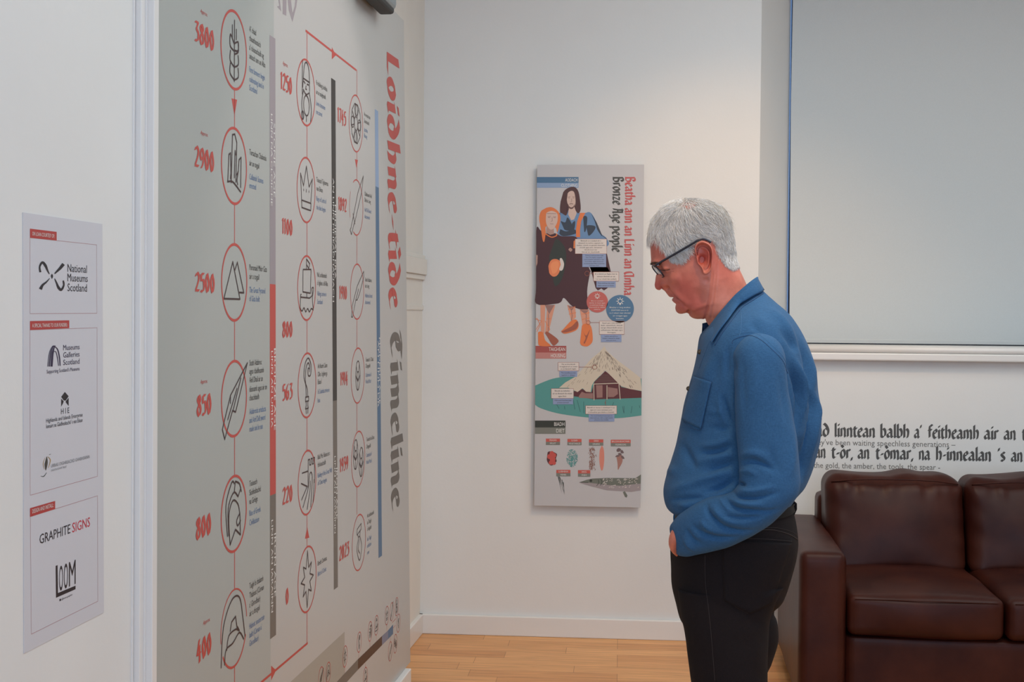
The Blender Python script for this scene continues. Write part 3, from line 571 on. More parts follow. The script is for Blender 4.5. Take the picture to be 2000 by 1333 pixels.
for t, a, b in (('O', 115.3, 122.6), ('O', 124.6, 132.2), ('M', 134.4, 147.4)):
    CP.text(G, t, a, CP.hline(115, 1155.5, a), b, 49)
CP.text(G, '@loom.graphics', 120, 1173, 141, 3.6); CP.poly(G, [(116,1171),(119,1169.8),(119,1174),(116,1175.3)]); part('design_mark', INK, G, cr)
# ================================================================== information poster on the back wall
ST = 0.034                                                   # stand-off of the board from the wall
po = empty('information_poster', bhit(1148, 985, ST), 'tall grey Bronze Age people poster with two illustrated figures and a round thatched house', 'poster')
BP = Print(lambda x, y: bhit(x, y, ST), (0, -1, 0)); BP.off = .0003
cor = [(1049.3, 322), (1258, 321.6), (1251, 992), (1043.3, 988)]
q = [bhit(x, y, ST) for x, y in cor]; q2 = [p+np.array([0, .008, 0]) for p in q]
M_PBOARD = mat('grey_poster_board', (194, 192, 194), .5)
Geo().add(q+q2, [(0, 1, 2, 3), (7, 6, 5, 4), (0, 4, 5, 1), (1, 5, 6, 2), (2, 6, 7, 3), (3, 7, 4, 0)]).build('backing_board', M_PBOARD, po)
sp = Geo()
for x, y in ((1080, 380), (1225, 380), (1080, 940), (1225, 940)):
    p = bhit(x, y, 0); sp.box(p[0]-.012, p[0]+.012, YB-ST+.008, YB, p[2]-.012, p[2]+.012)
sp.build('wall_spacer', M_TRIM, po)
zA = Zm(1020, 300, 5.127); zB = Zm(1020, 500, 6.665); zC_ = Zm(1020, 650, 6.665); zD = Zm(1020, 800, 6.058)
ORG = mat('print_orange', (222, 122, 66), .5); ORG2 = mat('print_dark_orange', (160, 88, 66), .5); MAR = mat('print_maroon', (70, 34, 38), .5); MAR2 = mat('print_maroon_lit', (92, 42, 46), .5)
HAIRB = mat('print_hair_brown', (78, 44, 42), .5); PSK = mat('print_skin', (208, 180, 168), .5); PSKD = mat('print_skin_shade', (176, 140, 128), .5); TUN = mat('print_tunic_blue', (104, 138, 178), .5); TUND = mat('print_tunic_dark', (52, 60, 74), .5)
TEAL = mat('print_teal', (84, 150, 146), .5); TEALD = mat('print_dark_teal', (48, 92, 96), .5); STRAW = mat('print_straw', (206, 194, 176), .5); STRD = mat('print_straw_line', (120, 104, 94), .5); PINK = mat('print_pink_brown', (150, 112, 106), .5)
BOXC = mat('print_box_cream', (216, 206, 200), .5); BOXB = mat('print_box_blue', (140, 156, 192), .5); LEGC = mat('print_leg_skin', (214, 150, 124), .5); BOWL = mat('print_bowl_orange', (226, 130, 84), .5); FISHD = mat('print_fish_green', (110, 114, 104), .5); FISHL = mat('print_fish_belly', (158, 148, 150), .5); MUSH = mat('print_mushroom', (166, 118, 106), .5); SALM = mat('print_salmon', (214, 134, 116), .5); RED2 = mat('print_header_red', (198, 88, 76), .5); DRED = mat('print_header_dark_red', (164, 78, 72), .5); PFEAT = mat('print_feature_brown', (122, 88, 82), .5); GRN = mat('print_dark_green', (48, 52, 44), .5); GRY2 = mat('print_header_grey', (122, 124, 116), .5); TRED = mat('print_title_red', (190, 86, 84), .5)
def pp(name, m, G, par=po): return G.build(name, m, par)
wm = pp('woman_figure', MAR, BP.blob(Geo(), zA([(140,775),(185,772),(235,800),(330,800),(400,830),(520,830),(560,870),(600,1000),(690,1190),(740,1300),(690,1190)])+zB([(880,240),(845,460),(858,690),(790,705),(650,655),(545,550),(505,600),(430,625),(185,625),(180,400)]), lift=2))
# behind: man's tunic and cloak
mn = pp('man_figure', TUN, BP.blob(Geo(), zA([(370,600),(430,570),(600,600),(680,590),(740,680),(790,800),(845,850),(850,930),(600,990),(400,840),(350,790),(360,690)]), lift=1))
BP.poly(Geo(), zA([(600,990),(845,990),(888,1190),(700,1190)]) , lift=1).build('cloak', MAR, mn)
BP.poly(Geo(), zB([(880,130),(1110,150),(1150,230),(1110,420),(1065,452),(1030,425),(985,452),(955,420)]), lift=1).build('cloak', MAR, mn)
G = Geo()
for p in ([(385,680),(430,690),(455,640),(500,720),(480,770),(420,760)], [(640,730),(700,720),(735,740),(700,800),(660,820)], [(500,700),(530,680),(520,760),(480,780)], [(380,760),(440,780),(520,760),(540,800),(420,830),(370,800)], [(610,640),(650,640),(640,760),(620,780)], [(720,660),(770,760),(800,830),(750,760)]): BP.blob(G, zA(p), 1.6)
G.build('tunic_shadow', TUND, mn)
G = Geo()
for p in ([(362,700),(352,780),(375,700),(380,600),(370,600),(372,660)], [(690,600),(745,690),(800,820),(845,852),(848,890),(835,850),(785,815),(735,700)]): BP.poly(G, zA(p), 2.2)
G.split('cloak_edge', TUND, mn)
G = Geo()
for p in ([(455,350),(462,520),(452,585),(440,600)], [(548,380),(562,480),(566,560)]): BP.poly(G, zA(p), 2.9)
G.split('hair_shade', MAR, mn)
BP.blob(Geo(), zA([(410,390),(460,345),(520,335),(560,375),(578,460),(585,560),(560,600),(520,560),(470,560),(440,620),(400,600),(378,580),(385,480)]), 2.6).build('long_hair', HAIRB, mn)
BP.blob(Geo(), zA([(455,400),(490,375),(520,390),(533,460),(528,520),(490,550),(460,520),(447,460)]), 3.2).build('face', PSK, mn)
BP.poly(Geo(), zA([(468,540),(520,530),(545,600),(520,660),(490,670),(460,610)]), 3).build('neck', PSK, mn)
G = Geo(); BP.poly(G, zA(crv((456,500),(470,528),(490,540),(512,530),(526,500))+crv((522,530),(508,552),(488,557),(468,548),(457,525))), 3.6); BP.line(G, zA(crv((474,508),(490,500),(508,506))), 1.0, 3.7); G.build('beard', mat('print_beard', (104, 72, 66), .5), mn)
G = Geo()
for p in ([(456,438),(480,432)],[(503,432),(527,436)],[(460,447),(478,446)],[(505,446),(522,447)],[(494,452),(497,478),(486,484)],[(480,514),(502,513)],[(474,442),(477,445)],[(508,443),(514,444)]): BP.line(G, zA(p), .55, 4)
G.build('facial_feature', PFEAT, mn)
pp('braces_strap', ORG, BP.poly(BP.poly(Geo(), zA([(580,595),(632,595),(590,680),(578,770),(580,838),(540,838),(538,760),(550,680)]), 3), zA([(515,880),(535,860),(530,950),(512,950)]), 4), mn)
BP.blob(Geo(), zA([(240,545),(300,540),(360,580),(382,640),(372,720),(350,790),(330,740),(240,730),(235,800),(222,880),(205,870),(188,760),(170,640),(195,570)]), 3).build('ginger_hair', ORG, wm)
BP.blob(Geo(), zA([(240,600),(295,575),(348,600),(356,650),(346,700),(315,752),(278,760),(245,715),(236,660)]), 4).build('face', PSK, wm)
BP.poly(Geo(), zA([(245,725),(315,740),(318,805),(280,815),(240,795)]), 3.6).build('neck', PSKD, wm)
G = Geo()
for p in ([(245,602),(340,604)],[(255,632),(285,628)],[(310,630),(338,634)],[(258,643),(280,640)],[(312,643),(335,645)],[(298,640),(302,675),(288,682)],[(280,705),(312,707)],[(262,640),(276,643)],[(316,642),(330,645)]): BP.line(G, zA(p), .6, 5)
G.build('facial_feature', PFEAT, wm)
G = Geo(); BP.line(G, zA(crv((225,800),(290,838),(340,825),(345,805))), 2.0, 5); G.build('necklace', ORG, wm)
bw_ = BP.blob(Geo(), zA([(262,1130),(290,1070),(340,1058),(385,1085),(380,1130),(375,1180),(345,1225),(305,1232),(270,1195)]), 4).build('bowl', BOWL, wm)
BP.blob(Geo(), zA([(375,1060),(395,1050),(418,1100),(410,1155),(390,1175),(370,1160),(385,1110)]), 5).build('hand', BOXC, bw_)
BP.blob(Geo(), zA([(282,1130),(310,1085),(360,1085),(365,1130),(340,1190),(300,1200)]), 4.6).build('hollow', mat('print_bowl_inside', (236, 146, 96), .5), bw_)
G = Geo(); BP.blob(G, zA([(462,965),(482,945),(502,965),(482,985)]), 4); BP.poly(G, zA([(138,1015),(155,1020),(152,1100),(138,1140)]), 4); G.split('clasp', PSKD, wm)
G = Geo()
for p in ([(235,640),(300,640),(290,1010),(245,1020)], [(325,640),(430,640),(390,800),(340,1010),(300,1015)], [(585,640),(690,670),(700,800),(640,860)], [(750,700),(870,700),(880,920),(790,930)]): BP.poly(G, zB(p), 2.5)
lg = G.build('bare_leg', LEGC, wm)
G = Geo()
for p in ([(295,640),(420,640),(350,760)], [(590,645),(680,665),(640,720)], [(750,705),(865,710),(820,760)]): BP.poly(G, zB(p), 2.8)
for p in ([(820,760),(835,760),(830,850)], [(640,720),(650,780),(640,850)], [(340,760),(345,850),(335,1000)]): BP.line(G, zB(p), 1.4, 3)
G.split('leg_shade', PINK, lg)
G = Geo()
for p in ([(170,820),(250,850),(180,960)],[(190,810),(235,900),(190,990)],[(300,850),(360,960),(320,1000)],[(600,700),(690,660)],[(610,760),(700,740)],[(780,760),(875,740)],[(780,830),(875,810)],[(320,820),(370,820)]): BP.line(G, zB(p), 1.0, 3.2)
G.build('lacing', ORG, lg)
G = Geo()
for p in ([(205,1000),(270,1000),(300,1100),(370,1172),(230,1172),(207,1120)], [(620,860),(700,830),(735,900),(700,970),(560,1015),(508,985),(530,960)], [(778,910),(888,905),(918,1090),(880,1160),(820,1180),(752,1130)]): BP.blob(G, zB(p), 4)
G.split('leather_shoe', ORG, lg)
G = Geo()
for p in ([(298,1010),(330,990),(465,1090),(455,1140),(400,1165),(330,1060)], [(640,920),(715,850),(728,900),(690,960),(560,1000),(515,985)], [(780,960),(830,1040),(880,960),(850,1060),(815,1140),(800,1130),(825,1060)]): BP.blob(G, zB(p), 4.6)
G.build('shoe_shade', ORG2, lg)
def head(px, m1, m2, t1, t2):
    x0, x1, ya, yb, yc = px
    hb = pp('section_header', m1, BP.poly(Geo(), [(x0, ya), (x1, ya), (x1, yb), (x0, yb)], 2)); BP.poly(Geo(), [(x0, yb), (x1, yb), (x1, yc), (x0, yc)], 2).build('lower_band', m2, hb)
    G = Geo()
    for t, y, h in ((t1, yb-(yb-ya)*.22, (yb-ya)*.56), (t2, yc-(yc-yb)*.2, (yc-yb)*.6)): BP.text(G, t, x1-2-len(t)*4.0, y, x1-2, h, y1=y, lift=4)
    G.build('header_lettering', WHT, hb)
head((1048.5,1130,346,357.5,367), mat('print_header_blue', (74,112,146), .5), LBLUE, 'AODACH', 'CLOTHING')
head((1046,1106,676,689,701), DRED, mat('print_header_pink', (190,128,122), .5), 'TAIGHEAN', 'HOUSING')
head((1045,1104.5,822,835.5,848), GRN, GRY2, 'BIADH', 'DIET')
pp('poster_title', TRED, BP.pen(Geo(), 'Beatha ann an Linn an Umha', 1221.5, 345, 1219, 0, y1=578, up=(18.5, 0), nib=.27, lift=2))
pp('poster_title', CHAR, BP.pen(Geo(), 'Bronze Age people', 1197.5, 345, 1195.5, 0, y1=493, up=(19.5, 0), nib=.27, lift=2))
# caption boxes
def capbox(a, b, linesA, linesB):
    (x0, y0, x1, y1), (u0, v0, u1, v1) = a, b
    bx = pp('caption_box', BOXC, BP.poly(Geo(), [(x0,y0),(x1,y0),(x1,y1),(x0,y1)], 6)); G = Geo(); BP.line(G, [(x0,y0),(x1,y0),(x1,y1),(x0,y1)], .5, 6.5, closed=True); G.build('box_outline', ORG2, bx)
    BP.poly(Geo(), [(u0,v0),(u1,v0),(u1,v1),(u0,v1)], 6).build('translation_box', BOXB, bx)
    G = Geo()
    for (c0, d0, c1, d1), ls in ((a, linesA), (b, linesB)):
        n = len(ls); hh = (d1-d0)/(n+.6); mxl = max(len(t) for t in ls)
        for i, t in enumerate(ls):
            y = d0+hh*(i+1.05); ww = (c1-c0-5)*max(.3, len(t)/mxl)*.97; BP.text(G, t, (c0+c1)/2-ww/2, y, (c0+c1)/2+ww/2, hh*.5, y1=y, lift=8)
    G.build('caption_lettering', CHAR, bx)
def Zr(z, x0, y0, x1, y1): a, b = z([(x0, y0), (x1, y1)]); return a+b
capbox(Zr(zA,530,857,845,1005), Zr(zA,602,1007,840,1138), ['Bhithadh an t-aodach air a', 'dhèanamh de stuthan organach mar','leathar, clòimh no gaoisid chaorach,','chruidh agus each. Uaireannan','bhiodh lusan mar', 'lìon air an cleachdadh.'], ['Clothing would have been made','from the organic materials,','such as leather and wool or hair','from sheep, cattle and horses.','Sometimes plant fibres would also','have been used.'])
capbox(Zr(zB,928,210,1257,328), Zr(zB,966,330,1218,412), ["B' e clòimh an fhighe mar as","àbhaist dhathan air ais", "'s a' cur chuid den aodach."], ['Most clothing was wool','fabric woven on looms.'])
capbox(Zr(zB,1005,850,1327,1022), Zr(zB,1025,1024,1292,1122), ['Seach gun robh leathar','làidir, seasmhach, bhiodh','iad ga chleachdadh airson', 'acfhainnean, bhrògan agus', 'bhriogais.'], ['Leather was used as a','tougher material for straps,','belts and shoes.'])
capbox(Zr(zC_,467,388,737,497), Zr(zC_,485,500,715,576), ['Mar as trice bhiodh', 'na taighean air an cruinn', 'air an dèanamh taighe.'], ['The roundhouse was','typical in shape.'])
capbox(Zr(zC_,378,730,668,856), Zr(zC_,400,858,662,935), ['Bhiodh na ballachan','air an dèanamh de chlach', 'agus fòid.'], ['Walls would have been made','of stone and turf.'])
capbox(Zr(zC_,825,952,1230,1060), Zr(zC_,865,1062,1200,1158), ["Bhiodh an doras a' coimhead ri ear", 'agus an t-aon teintean anns', 'a mheadhan gus blàths a chumail.'], ['The round thatched house had one','door and was with a single hearth','placed in the middle.'])
for (cx, cy, r, m, ls) in ((1166.5, 590, 20.8, mat('print_red_circle', (190, 98, 90), .5), ['Bha an t-aodach','dathte le lusan agus','creatairean beaga a', 'bharrachd air dathan','nàdarra.']), (1211, 603.5, 27, mat('print_blue_circle', (78, 116, 150), .5), ['Bhathar a\' lorg stuthan','DHATHAN anns an tìr','is a\' mhuir mar chrotal','air creagan agus','feamainn.'])):
    O, U, V = BP.frame(cx, cy, r, np.array([1., 0, 0])); d = pp('fact_disc', m, BP.disc(Geo(), O, U, V, lift=5)); G = Geo()
    for i, t in enumerate(ls):
        ww = r*1.5*len(t)/max(map(len, ls)); y = cy+r*(-.05+.2*i); BP.text(G, t, cx-ww/2, y, cx+ww/2, r*.1, y1=y, lift=8)
    BP.icon(G, O, U, V, [circ(0,.55,.15), [(-.06,.36),(.06,.36)], [(-.05,.3),(.05,.3)]]+[[(.2*math.cos(a),.55+.2*math.sin(a)),(.27*math.cos(a),.55+.27*math.sin(a))] for a in [i*math.pi/4 for i in range(-1, 6)]], w=.04, lift=8); G.build('disc_lettering', WHT, d)
G = Geo()
for c, p in (((1146.8,534.5,4.5),zB([(870,232),(928,232)])), ((1149,630.5,4),zB([(888,868),(1005,868)])), ((1161.5,717.5,4.3),zC_([(737,448),(915,448)])), ((1182,787,0.6),zC_([(1085,880),(1085,952)]))):
    BP.line(G, circ(*c[:2], c[2]), .7, 7); BP.line(G, p, .6, 7)
pp('callout_mark', ORG2, G)
# roundhouse
pp('green_ground', TEAL, BP.poly(Geo(), zC_(crv((168,690),(400,600),(620,575),(900,570),(1400,560),(1552,600))+crv((1552,1080),(1250,1115),(900,1110),(500,1060),(250,990),(168,940))), 1))
G = Geo(); BP.blob(G, zA([(330,860),(420,930),(440,1060),(400,1250),(330,1330),(300,1200),(270,1030)]), 2.6); G.build('dress_shade', GRN, wm)
rh = pp('roundhouse', STRAW, BP.poly(Geo(), zC_([(1070,175),(1100,240),(1240,360),(1400,480),(1540,590),(1555,760),(1400,735),(1290,700),(1080,490),(935,640),(905,690),(890,775),(830,770),(785,725),(720,775),(600,720),(480,720),(560,650),(700,570),(900,340),(1010,250)]), 2))
BP.poly(Geo(), zC_([(672,765),(780,735),(900,780),(940,640),(1080,500),(1230,620),(1290,710),(1553,765),(1553,850),(1280,860),(940,870),(672,830)]), 1.6).build('wall_band', MAR2, rh)
G = Geo()
for p in ([(960,685),(1045,685),(1045,845),(970,850)], [(1115,710),(1240,730),(1245,800),(1190,840),(1115,840)], [(735,830),(775,770),(820,790),(920,790),(920,860),(740,850)]): BP.poly(G, zC_(p), 2.4)
G.build('doorway_panel', PINK, rh)
G = Geo()
for p in ([(935,670),(1250,660)],[(930,670),(935,880)],[(1258,660),(1275,870)],[(1103,690),(1103,870)]): BP.line(G, zC_(p), 1.4, 3)
G.build('door_post', STRAW, rh)
G = Geo()
for i in range(7): y = 545+i*16; BP.line(G, zC_([(1080-(y-500)*.95, y), (1080+(y-500)*1.0, y+6)]), .5, 2.6)
G.build('gable_board', STRD, rh)
G = Geo(); random.seed(3)
for i in range(150):
    t = random.random(); s = random.uniform(.15, .95); xe = 560+1000*t; x = 1070+(xe-1070)*s; y = 190+(560 if abs(xe-1070)>250 else 330)*s*(.95 if xe > 1070 else .97)
    dx = (xe-1070)/600*34; BP.line(G, zC_([(x, y), (x+dx, y+30)]), .45 if x < 1080 else .6, 2.8)
G.build('thatch_line', STRD, rh)
G = Geo()
for x, y, dx, dy in ((665,880,20,120),(715,880,40,150),(450,940,30,50),(550,960,5,40),(800,900,0,150),(1190,910,-15,40),(1305,960,15,80),(1430,960,-15,90),(1325,960,0,90),(1525,950,5,30)): BP.line(G, zC_([(x,y),(x+dx,y+dy)]), .8, 2)
pp('grass_blade', TEALD, G)
# diet icons
def lab(x0, y0, x1, y1, t1, t2):
    a, b = zD([(x0, y0), (x1, y1)]); ym = (a[1]+b[1])/2
    l = pp('food_label', RED2, BP.poly(Geo(), [a, (b[0], a[1]), (b[0], ym), (a[0], ym)], 3)); BP.poly(Geo(), [(a[0], ym), (b[0], ym), b, (a[0], b[1])], 3).build('lower_band', GRY2, l)
    G = Geo(); c = (a[0]+b[0])/2
    for t, y in ((t1, ym-1.6), (t2, b[1]-1.6)): ww = min(b[0]-a[0]-4, len(t)*2.3); BP.text(G, t, c-ww/2, y, c+ww/2, 3.2, y1=y, lift=5)
    G.build('food_lettering', WHT, l)
lab(280,347,447,422,'MEASAN','FRUIT'); lab(535,350,702,425,'LUSAN','VEGETABLES'); lab(790,355,960,430,'GRÀN','GRAINS'); lab(1048,360,1283,438,'BALGAN-BUACHAIR','MUSHROOMS'); lab(403,717,570,793,'LUIBHEAN','HERBS'); lab(660,720,805,798,'IASG','FISH')
G = Geo()
for p in ([(300,510),(350,500),(410,530),(400,580),(405,620),(350,665),(310,640),(290,590)],): BP.blob(G, zD(p), 2)
fr = pp('fruit_picture', MAR2, G); G = Geo()
for cx, cy, r in ((350,520,26),(375,545,28),(325,560,30),(360,590,34),(340,630,26),(375,635,24)): BP.blob(G, zD(circ(cx, cy, r, 0, 324, 9)), 2.6)
G.build('berry', mat('print_berry_red', (198, 82, 74), .5), fr)
G = Geo(); random.seed(5)
for i in range(330):
    a = random.random()*6.283; r = random.random()**.6; x = 590+65*r*math.cos(a); y = 580+105*r*math.sin(a); s = random.uniform(4, 9); BP.poly(G, zD([(x-s, y), (x, y-s), (x+s, y+s*.4)]), 2)
pp('vegetable_picture', TEAL, G)
G = Geo()
for i in range(150):
    x = 825+random.gauss(0, 20); y = random.uniform(440, 710); BP.line(G, zD([(x, y), (x+random.uniform(-12, 12), y+16)]), .8, 2)
pp('grain_picture', mat('print_grain_brown', (142, 104, 92), .5), G); pp('grain_picture', SALM, BP.blob(Geo(), zD([(940,430),(965,480),(970,600),(955,710),(930,712),(912,600),(918,480)]), 2))
ms = pp('mushroom_picture', MUSH, BP.blob(Geo(), zD([(1115,560),(1140,540),(1180,545),(1185,620),(1150,690),(1132,715),(1128,640)]), 2)); G = Geo()
for p in ([(1115,480),(1140,458),(1170,475),(1150,500),(1118,500)], [(1160,500),(1180,480),(1202,515),(1170,520)], [(1100,565),(1125,540),(1150,560)], [(1165,560),(1190,550),(1210,585),(1180,580)], [(1135,520),(1165,520),(1175,545),(1135,545)]): BP.blob(G, zD(p), 2.6)
G.build('cap', mat('print_mushroom_cap', (112, 92, 92), .5), ms)
G = Geo()
for a, b in (((420,790),(470,1000)),((440,800),(490,990)),((432,790),(500,1010)),((465,830),(505,1000)),((425,800),(455,900)),((480,860),(500,1020))): BP.poly(G, zD([a, (a[0]+9, a[1]+5), b]), 2)
pp('herb_picture', GRN, G)
fi = pp('fish_picture', FISHL, BP.poly(Geo(), zD([(672,868),(760,835),(830,820),(1000,812),(1340,815),(1405,770),(1402,960),(1290,978),(1000,958),(830,915),(740,890)]), 2)); G = Geo()
BP.poly(G, zD([(672,866),(760,835),(830,820),(1000,812),(1340,815),(1405,770),(1402,880),(1290,890),(1160,905),(1000,895),(880,880),(780,868)]), 2.5); BP.poly(G, zD([(1190,980),(1215,970),(1245,1020),(1235,1045),(1215,1035)]), 2.5); G.build('back_and_fin', FISHD, fi)
G = Geo(); random.seed(9)
for i in range(60):
    x = random.uniform(950, 1395); y = random.uniform(822, 930); BP.line(G, zD([(x, y), (x+random.uniform(6, 18), y-random.uniform(2, 12))]), .9, 3)
G.build('scale_fleck', BOXC, fi); G = Geo(); BP.blob(G, zD(circ(812,845,16,0,324,9)), 3); BP.line(G, zD(crv((900,835),(905,870),(880,905))), .9, 3); BP.line(G, zD(crv((930,830),(945,860),(925,900))), .9, 3); BP.line(G, zD([(690,864),(780,868)]), .9, 3); G.build('eye_and_gill', GRN, fi)
# ================================================================== lettering on the back wall
wl = empty('wall_lettering', bhit(1780, 930, 0), 'dark grey Gaelic and English verse lettering on the wall below the window', 'lettering')
WP = Print(lambda x, y: bhit(x, y, 0), (0, -1, 0)); WP.off = .0003
M_LET = mat('dark_grey_vinyl_letters', (78, 76, 74), .5); 
def vl_(words, y0, dy):
    G = Geo()
    for t, x0, x1 in words:
        a, b = 1500+x0/2.5, 1500+x1/2.5; ya = y0+(a-1600)*dy; WP.pen(G, t, a, ya, b, 24.5, y1=ya+(b-a)*dy, nib=.28)
    return G
vl_([('iad',214,300),('linntean',325,525),('balbh',548,690),("a'",712,752),('feitheamh',778,1030),('air',1053,1128),('an',1150,1212),('tìr',1238,1290)], 852.5, .0175).build('verse_line', M_LET, wl)
vl_([('an',230,283),('t-òr,',307,415),('an',437,497),('t-òmar,',523,710),('na',733,793),('h-innealan',820,1092),("'s",1120,1160),('an',1185,1245),('sleagh',1265,1420)], 894.5, .019).build('verse_line', M_LET, wl)
M_LET2 = mat('grey_vinyl_small_letters', (112, 108, 104), .5)
for t, y0, dy, x0, x1 in (("They've been waiting speechless generations –", 869.5, .018, 1580, 1866), ('the gold, the amber, the tools, the spear -', 914.5, .018, 1589, 1836)):
    WP.text(Geo(), t, x0, y0+(x0-1600)*dy, x1, 11.3, y1=y0+(x1-1600)*dy).build('translation_line', M_LET2, wl)
# ================================================================== sofa
def leather():
    m = bpy.data.materials.new('dark_brown_leather'); m.use_nodes = True; nt = m.node_tree; b = nt.nodes['Principled BSDF']
    tc = nt.nodes.new('ShaderNodeTexCoord'); n = nt.nodes.new('ShaderNodeTexNoise'); n.inputs['Scale'].default_value = 5; n.inputs['Detail'].default_value = 6
    nt.links.new(tc.outputs['Object'], n.inputs['Vector']); r = nt.nodes.new('ShaderNodeValToRGB')
    r.color_ramp.elements[0].color = lin((46, 16, 12))+(1,); r.color_ramp.elements[1].color = lin((66, 30, 20))+(1,); r.color_ramp.elements[0].position = .35; r.color_ramp.elements[1].position = .7
    nt.links.new(n.outputs['Fac'], r.inputs['Fac']); nt.links.new(r.outputs['Color'], b.inputs['Base Color'])
    v = nt.nodes.new('ShaderNodeTexVoronoi'); v.inputs['Scale'].default_value = 420; nt.links.new(tc.outputs['Object'], v.inputs['Vector'])
    n3 = nt.nodes.new('ShaderNodeTexNoise'); n3.inputs['Scale'].default_value = 14; n3.inputs['Detail'].default_value = 4; nt.links.new(tc.outputs['Object'], n3.inputs['Vector'])
    ad = nt.nodes.new('ShaderNodeMath'); ad.operation = 'MULTIPLY_ADD'; ad.inputs[1].default_value = .12; nt.links.new(v.outputs['Distance'], ad.inputs[0]); nt.links.new(n3.outputs['Fac'], ad.inputs[2])
    bp = nt.nodes.new('ShaderNodeBump'); bp.inputs['Strength'].default_value = .2; bp.inputs['Distance'].default_value = .004; nt.links.new(ad.outputs[0], bp.inputs['Height']); nt.links.new(bp.outputs['Normal'], b.inputs['Normal'])
    b.inputs['Roughness'].default_value = .4; b.inputs['Specular IOR Level'].default_value = .17; return m
M_LEA = leather()
def superbox(x0, x1, y0, y1, z0, z1, r, n=22, bulge=(0, 0, 0), sag=0, wr=0, seed=0):
    """soft upholstered block: subdivided box with rounded edges, bulging faces and a little creasing"""
    bm = bmesh.new(); bmesh.ops.create_cube(bm, size=2); bmesh.ops.subdivide_edges(bm, edges=bm.edges[:], cuts=n, use_grid_fill=True)
    hx, hy, hz = (x1-x0)/2, (y1-y0)/2, (z1-z0)/2; rr = min(r, hx, hy, hz); h = np.array([hx, hy, hz]); c = np.array([(x0+x1)/2, (y0+y1)/2, (z0+z1)/2])
    rs = np.random.default_rng(seed); ph = rs.uniform(0, 6.28, (6, 3)); fr_ = rs.uniform(6, 22, (6, 3))
    for v in bm.verts:
        p0 = np.array(v.co)
        # spend more of the grid near the edges
        p = np.sign(p0)*(1-(1-np.abs(p0))**1.35)*h
        inner = np.clip(p, -(h-rr), h-rr); d = p-inner; L = np.linalg.norm(d)
        if L > 1e-9: p = inner + d/L*rr
        u = p/h; f = np.array([(1-u[1]**2)*(1-u[2]**2)*bulge[0]*np.sign(u[0])*abs(u[0])**3, (1-u[0]**2)*(1-u[2]**2)*bulge[1]*np.sign(u[1])*abs(u[1])**3, (1-u[0]**2)*(1-u[1]**2)*bulge[2]*np.sign(u[2])*abs(u[2])**3])
        p = p+f
        if wr: p = p + wr*np.sum([math.sin(fr_[k]@(p+c)+ph[k, 0])*np.array([.3, 1, .7])/(1+.3*k) for k in range(6)], 0)
        v.co = Vector(p+c)
    return bm
sfy = 5.02; p0 = hit(1561.5, 1200, fwd*np.array([1,1,0]), sfy*0+ (EYE+fwd*sfy)@(fwd*np.array([1,1,0])))
sofa = empty('leather_sofa', (p0[0], p0[1], 0), 'dark brown leather sofa with square arms against the back wall', 'sofa')
SROT = math.radians(-2.0); sofa.rotation_euler = (0, 0, SROT)
sofa.matrix_world = Matrix.Translation(sofa.location) @ Matrix.Rotation(SROT, 4, 'Z')
def sp_(name, bm, m=M_LEA, parent=None):
    me = bpy.data.meshes.new(name); bmesh.ops.recalc_face_normals(bm, faces=bm.faces); bm.to_mesh(me); bm.free(); me.polygons.foreach_set('use_smooth', [True]*len(me.polygons)); me.materials.append(m)
    o = bpy.data.objects.new(name, me); C.objects.link(o); o.parent = parent or sofa; return o
AW, SWD, DEP = .172, .575, 1.02
for k, x in enumerate((0, AW+2*SWD)): sp_('armrest', superbox(x, x+AW, 0, DEP-.02, .045, .632, .03, n=18, bulge=(.002, .004, .006), wr=.0007, seed=k))
sp_('base_frame', superbox(AW, AW+2*SWD, .03, DEP-.05, .045, .32, .02, n=14, bulge=(0, .004, 0)))
sp_('back_frame', superbox(AW-.018, AW+2*SWD+.018, DEP-.17, DEP-.02, .25, .742, .03, n=18))
for k in range(2):
    x = AW+k*SWD
    c = sp_('seat_cushion', superbox(x+.004, x+SWD-.004, .0, .72, .322, .478, .032, n=22, bulge=(0, .012, .022), wr=.0012, seed=4+k))
    G = Geo(); tube(G, [(x+.03, .004, .462), (x+SWD/2, -.006, .466), (x+SWD-.03, .004, .462)], .0022, 6); G.build('seam_piping', M_LEA, None, True).parent = c
    bm = superbox(x-.004, x+SWD-.012, -.12, .12, 0, .398, .058, n=44, bulge=(0, .035, .010), wr=.0026, seed=8+k)
    for v in bm.verts:
        u = (v.co.x-x-SWD/2)/(SWD/2); z = v.co.z/.398
        if z > .75: v.co.z += .005*math.sin(u*5+k)*(z-.75)*4
        # gathers running down from the top seam and in from the corners
        gth = math.exp(-((z-.93)/.10)**2)*(math.sin(u*19+k*2)+.7*math.sin(u*31+1.3+k))*.0048
        crn = math.exp(-((abs(u)-.92)/.16)**2)*math.sin(z*24+u*3)*.0035*(.3+z)
        if v.co.y < 0: v.co.y += gth+crn
        if z > .8: v.co.z += .0055*math.sin(u*11+2.2*k)*(z-.8)*5*math.exp(-(u-.5)**2*3)
        y = v.co.y+.70 + .13*max(0, z)*0.9; v.co.y = y; v.co.z = v.co.z+.441
    bc = sp_('back_cushion', bm)
    G = Geo(); tube(G, catmull([(x+.02, .70+.10-.118+.0, .441+.385), (x+SWD*.25, .655, .441+.400), (x+SWD*.5, .652, .441+.403), (x+SWD*.75, .655, .441+.400), (x+SWD-.035, .70+.10-.118, .441+.385)], 24)+np.array([0, .022, -.012]), .003, 6); G.build('seam_piping', M_LEA, None, True).parent = bc
for x in (.06, AW*2+2*SWD-.06):
    for y in (.08, DEP-.1):
        g = Geo(); g.box(x-.03, x+.03, y-.03, y+.03, 0, .05); o = g.build('foot', mat('dark_wood_foot', (40, 28, 22), .5)); o.parent = sofa
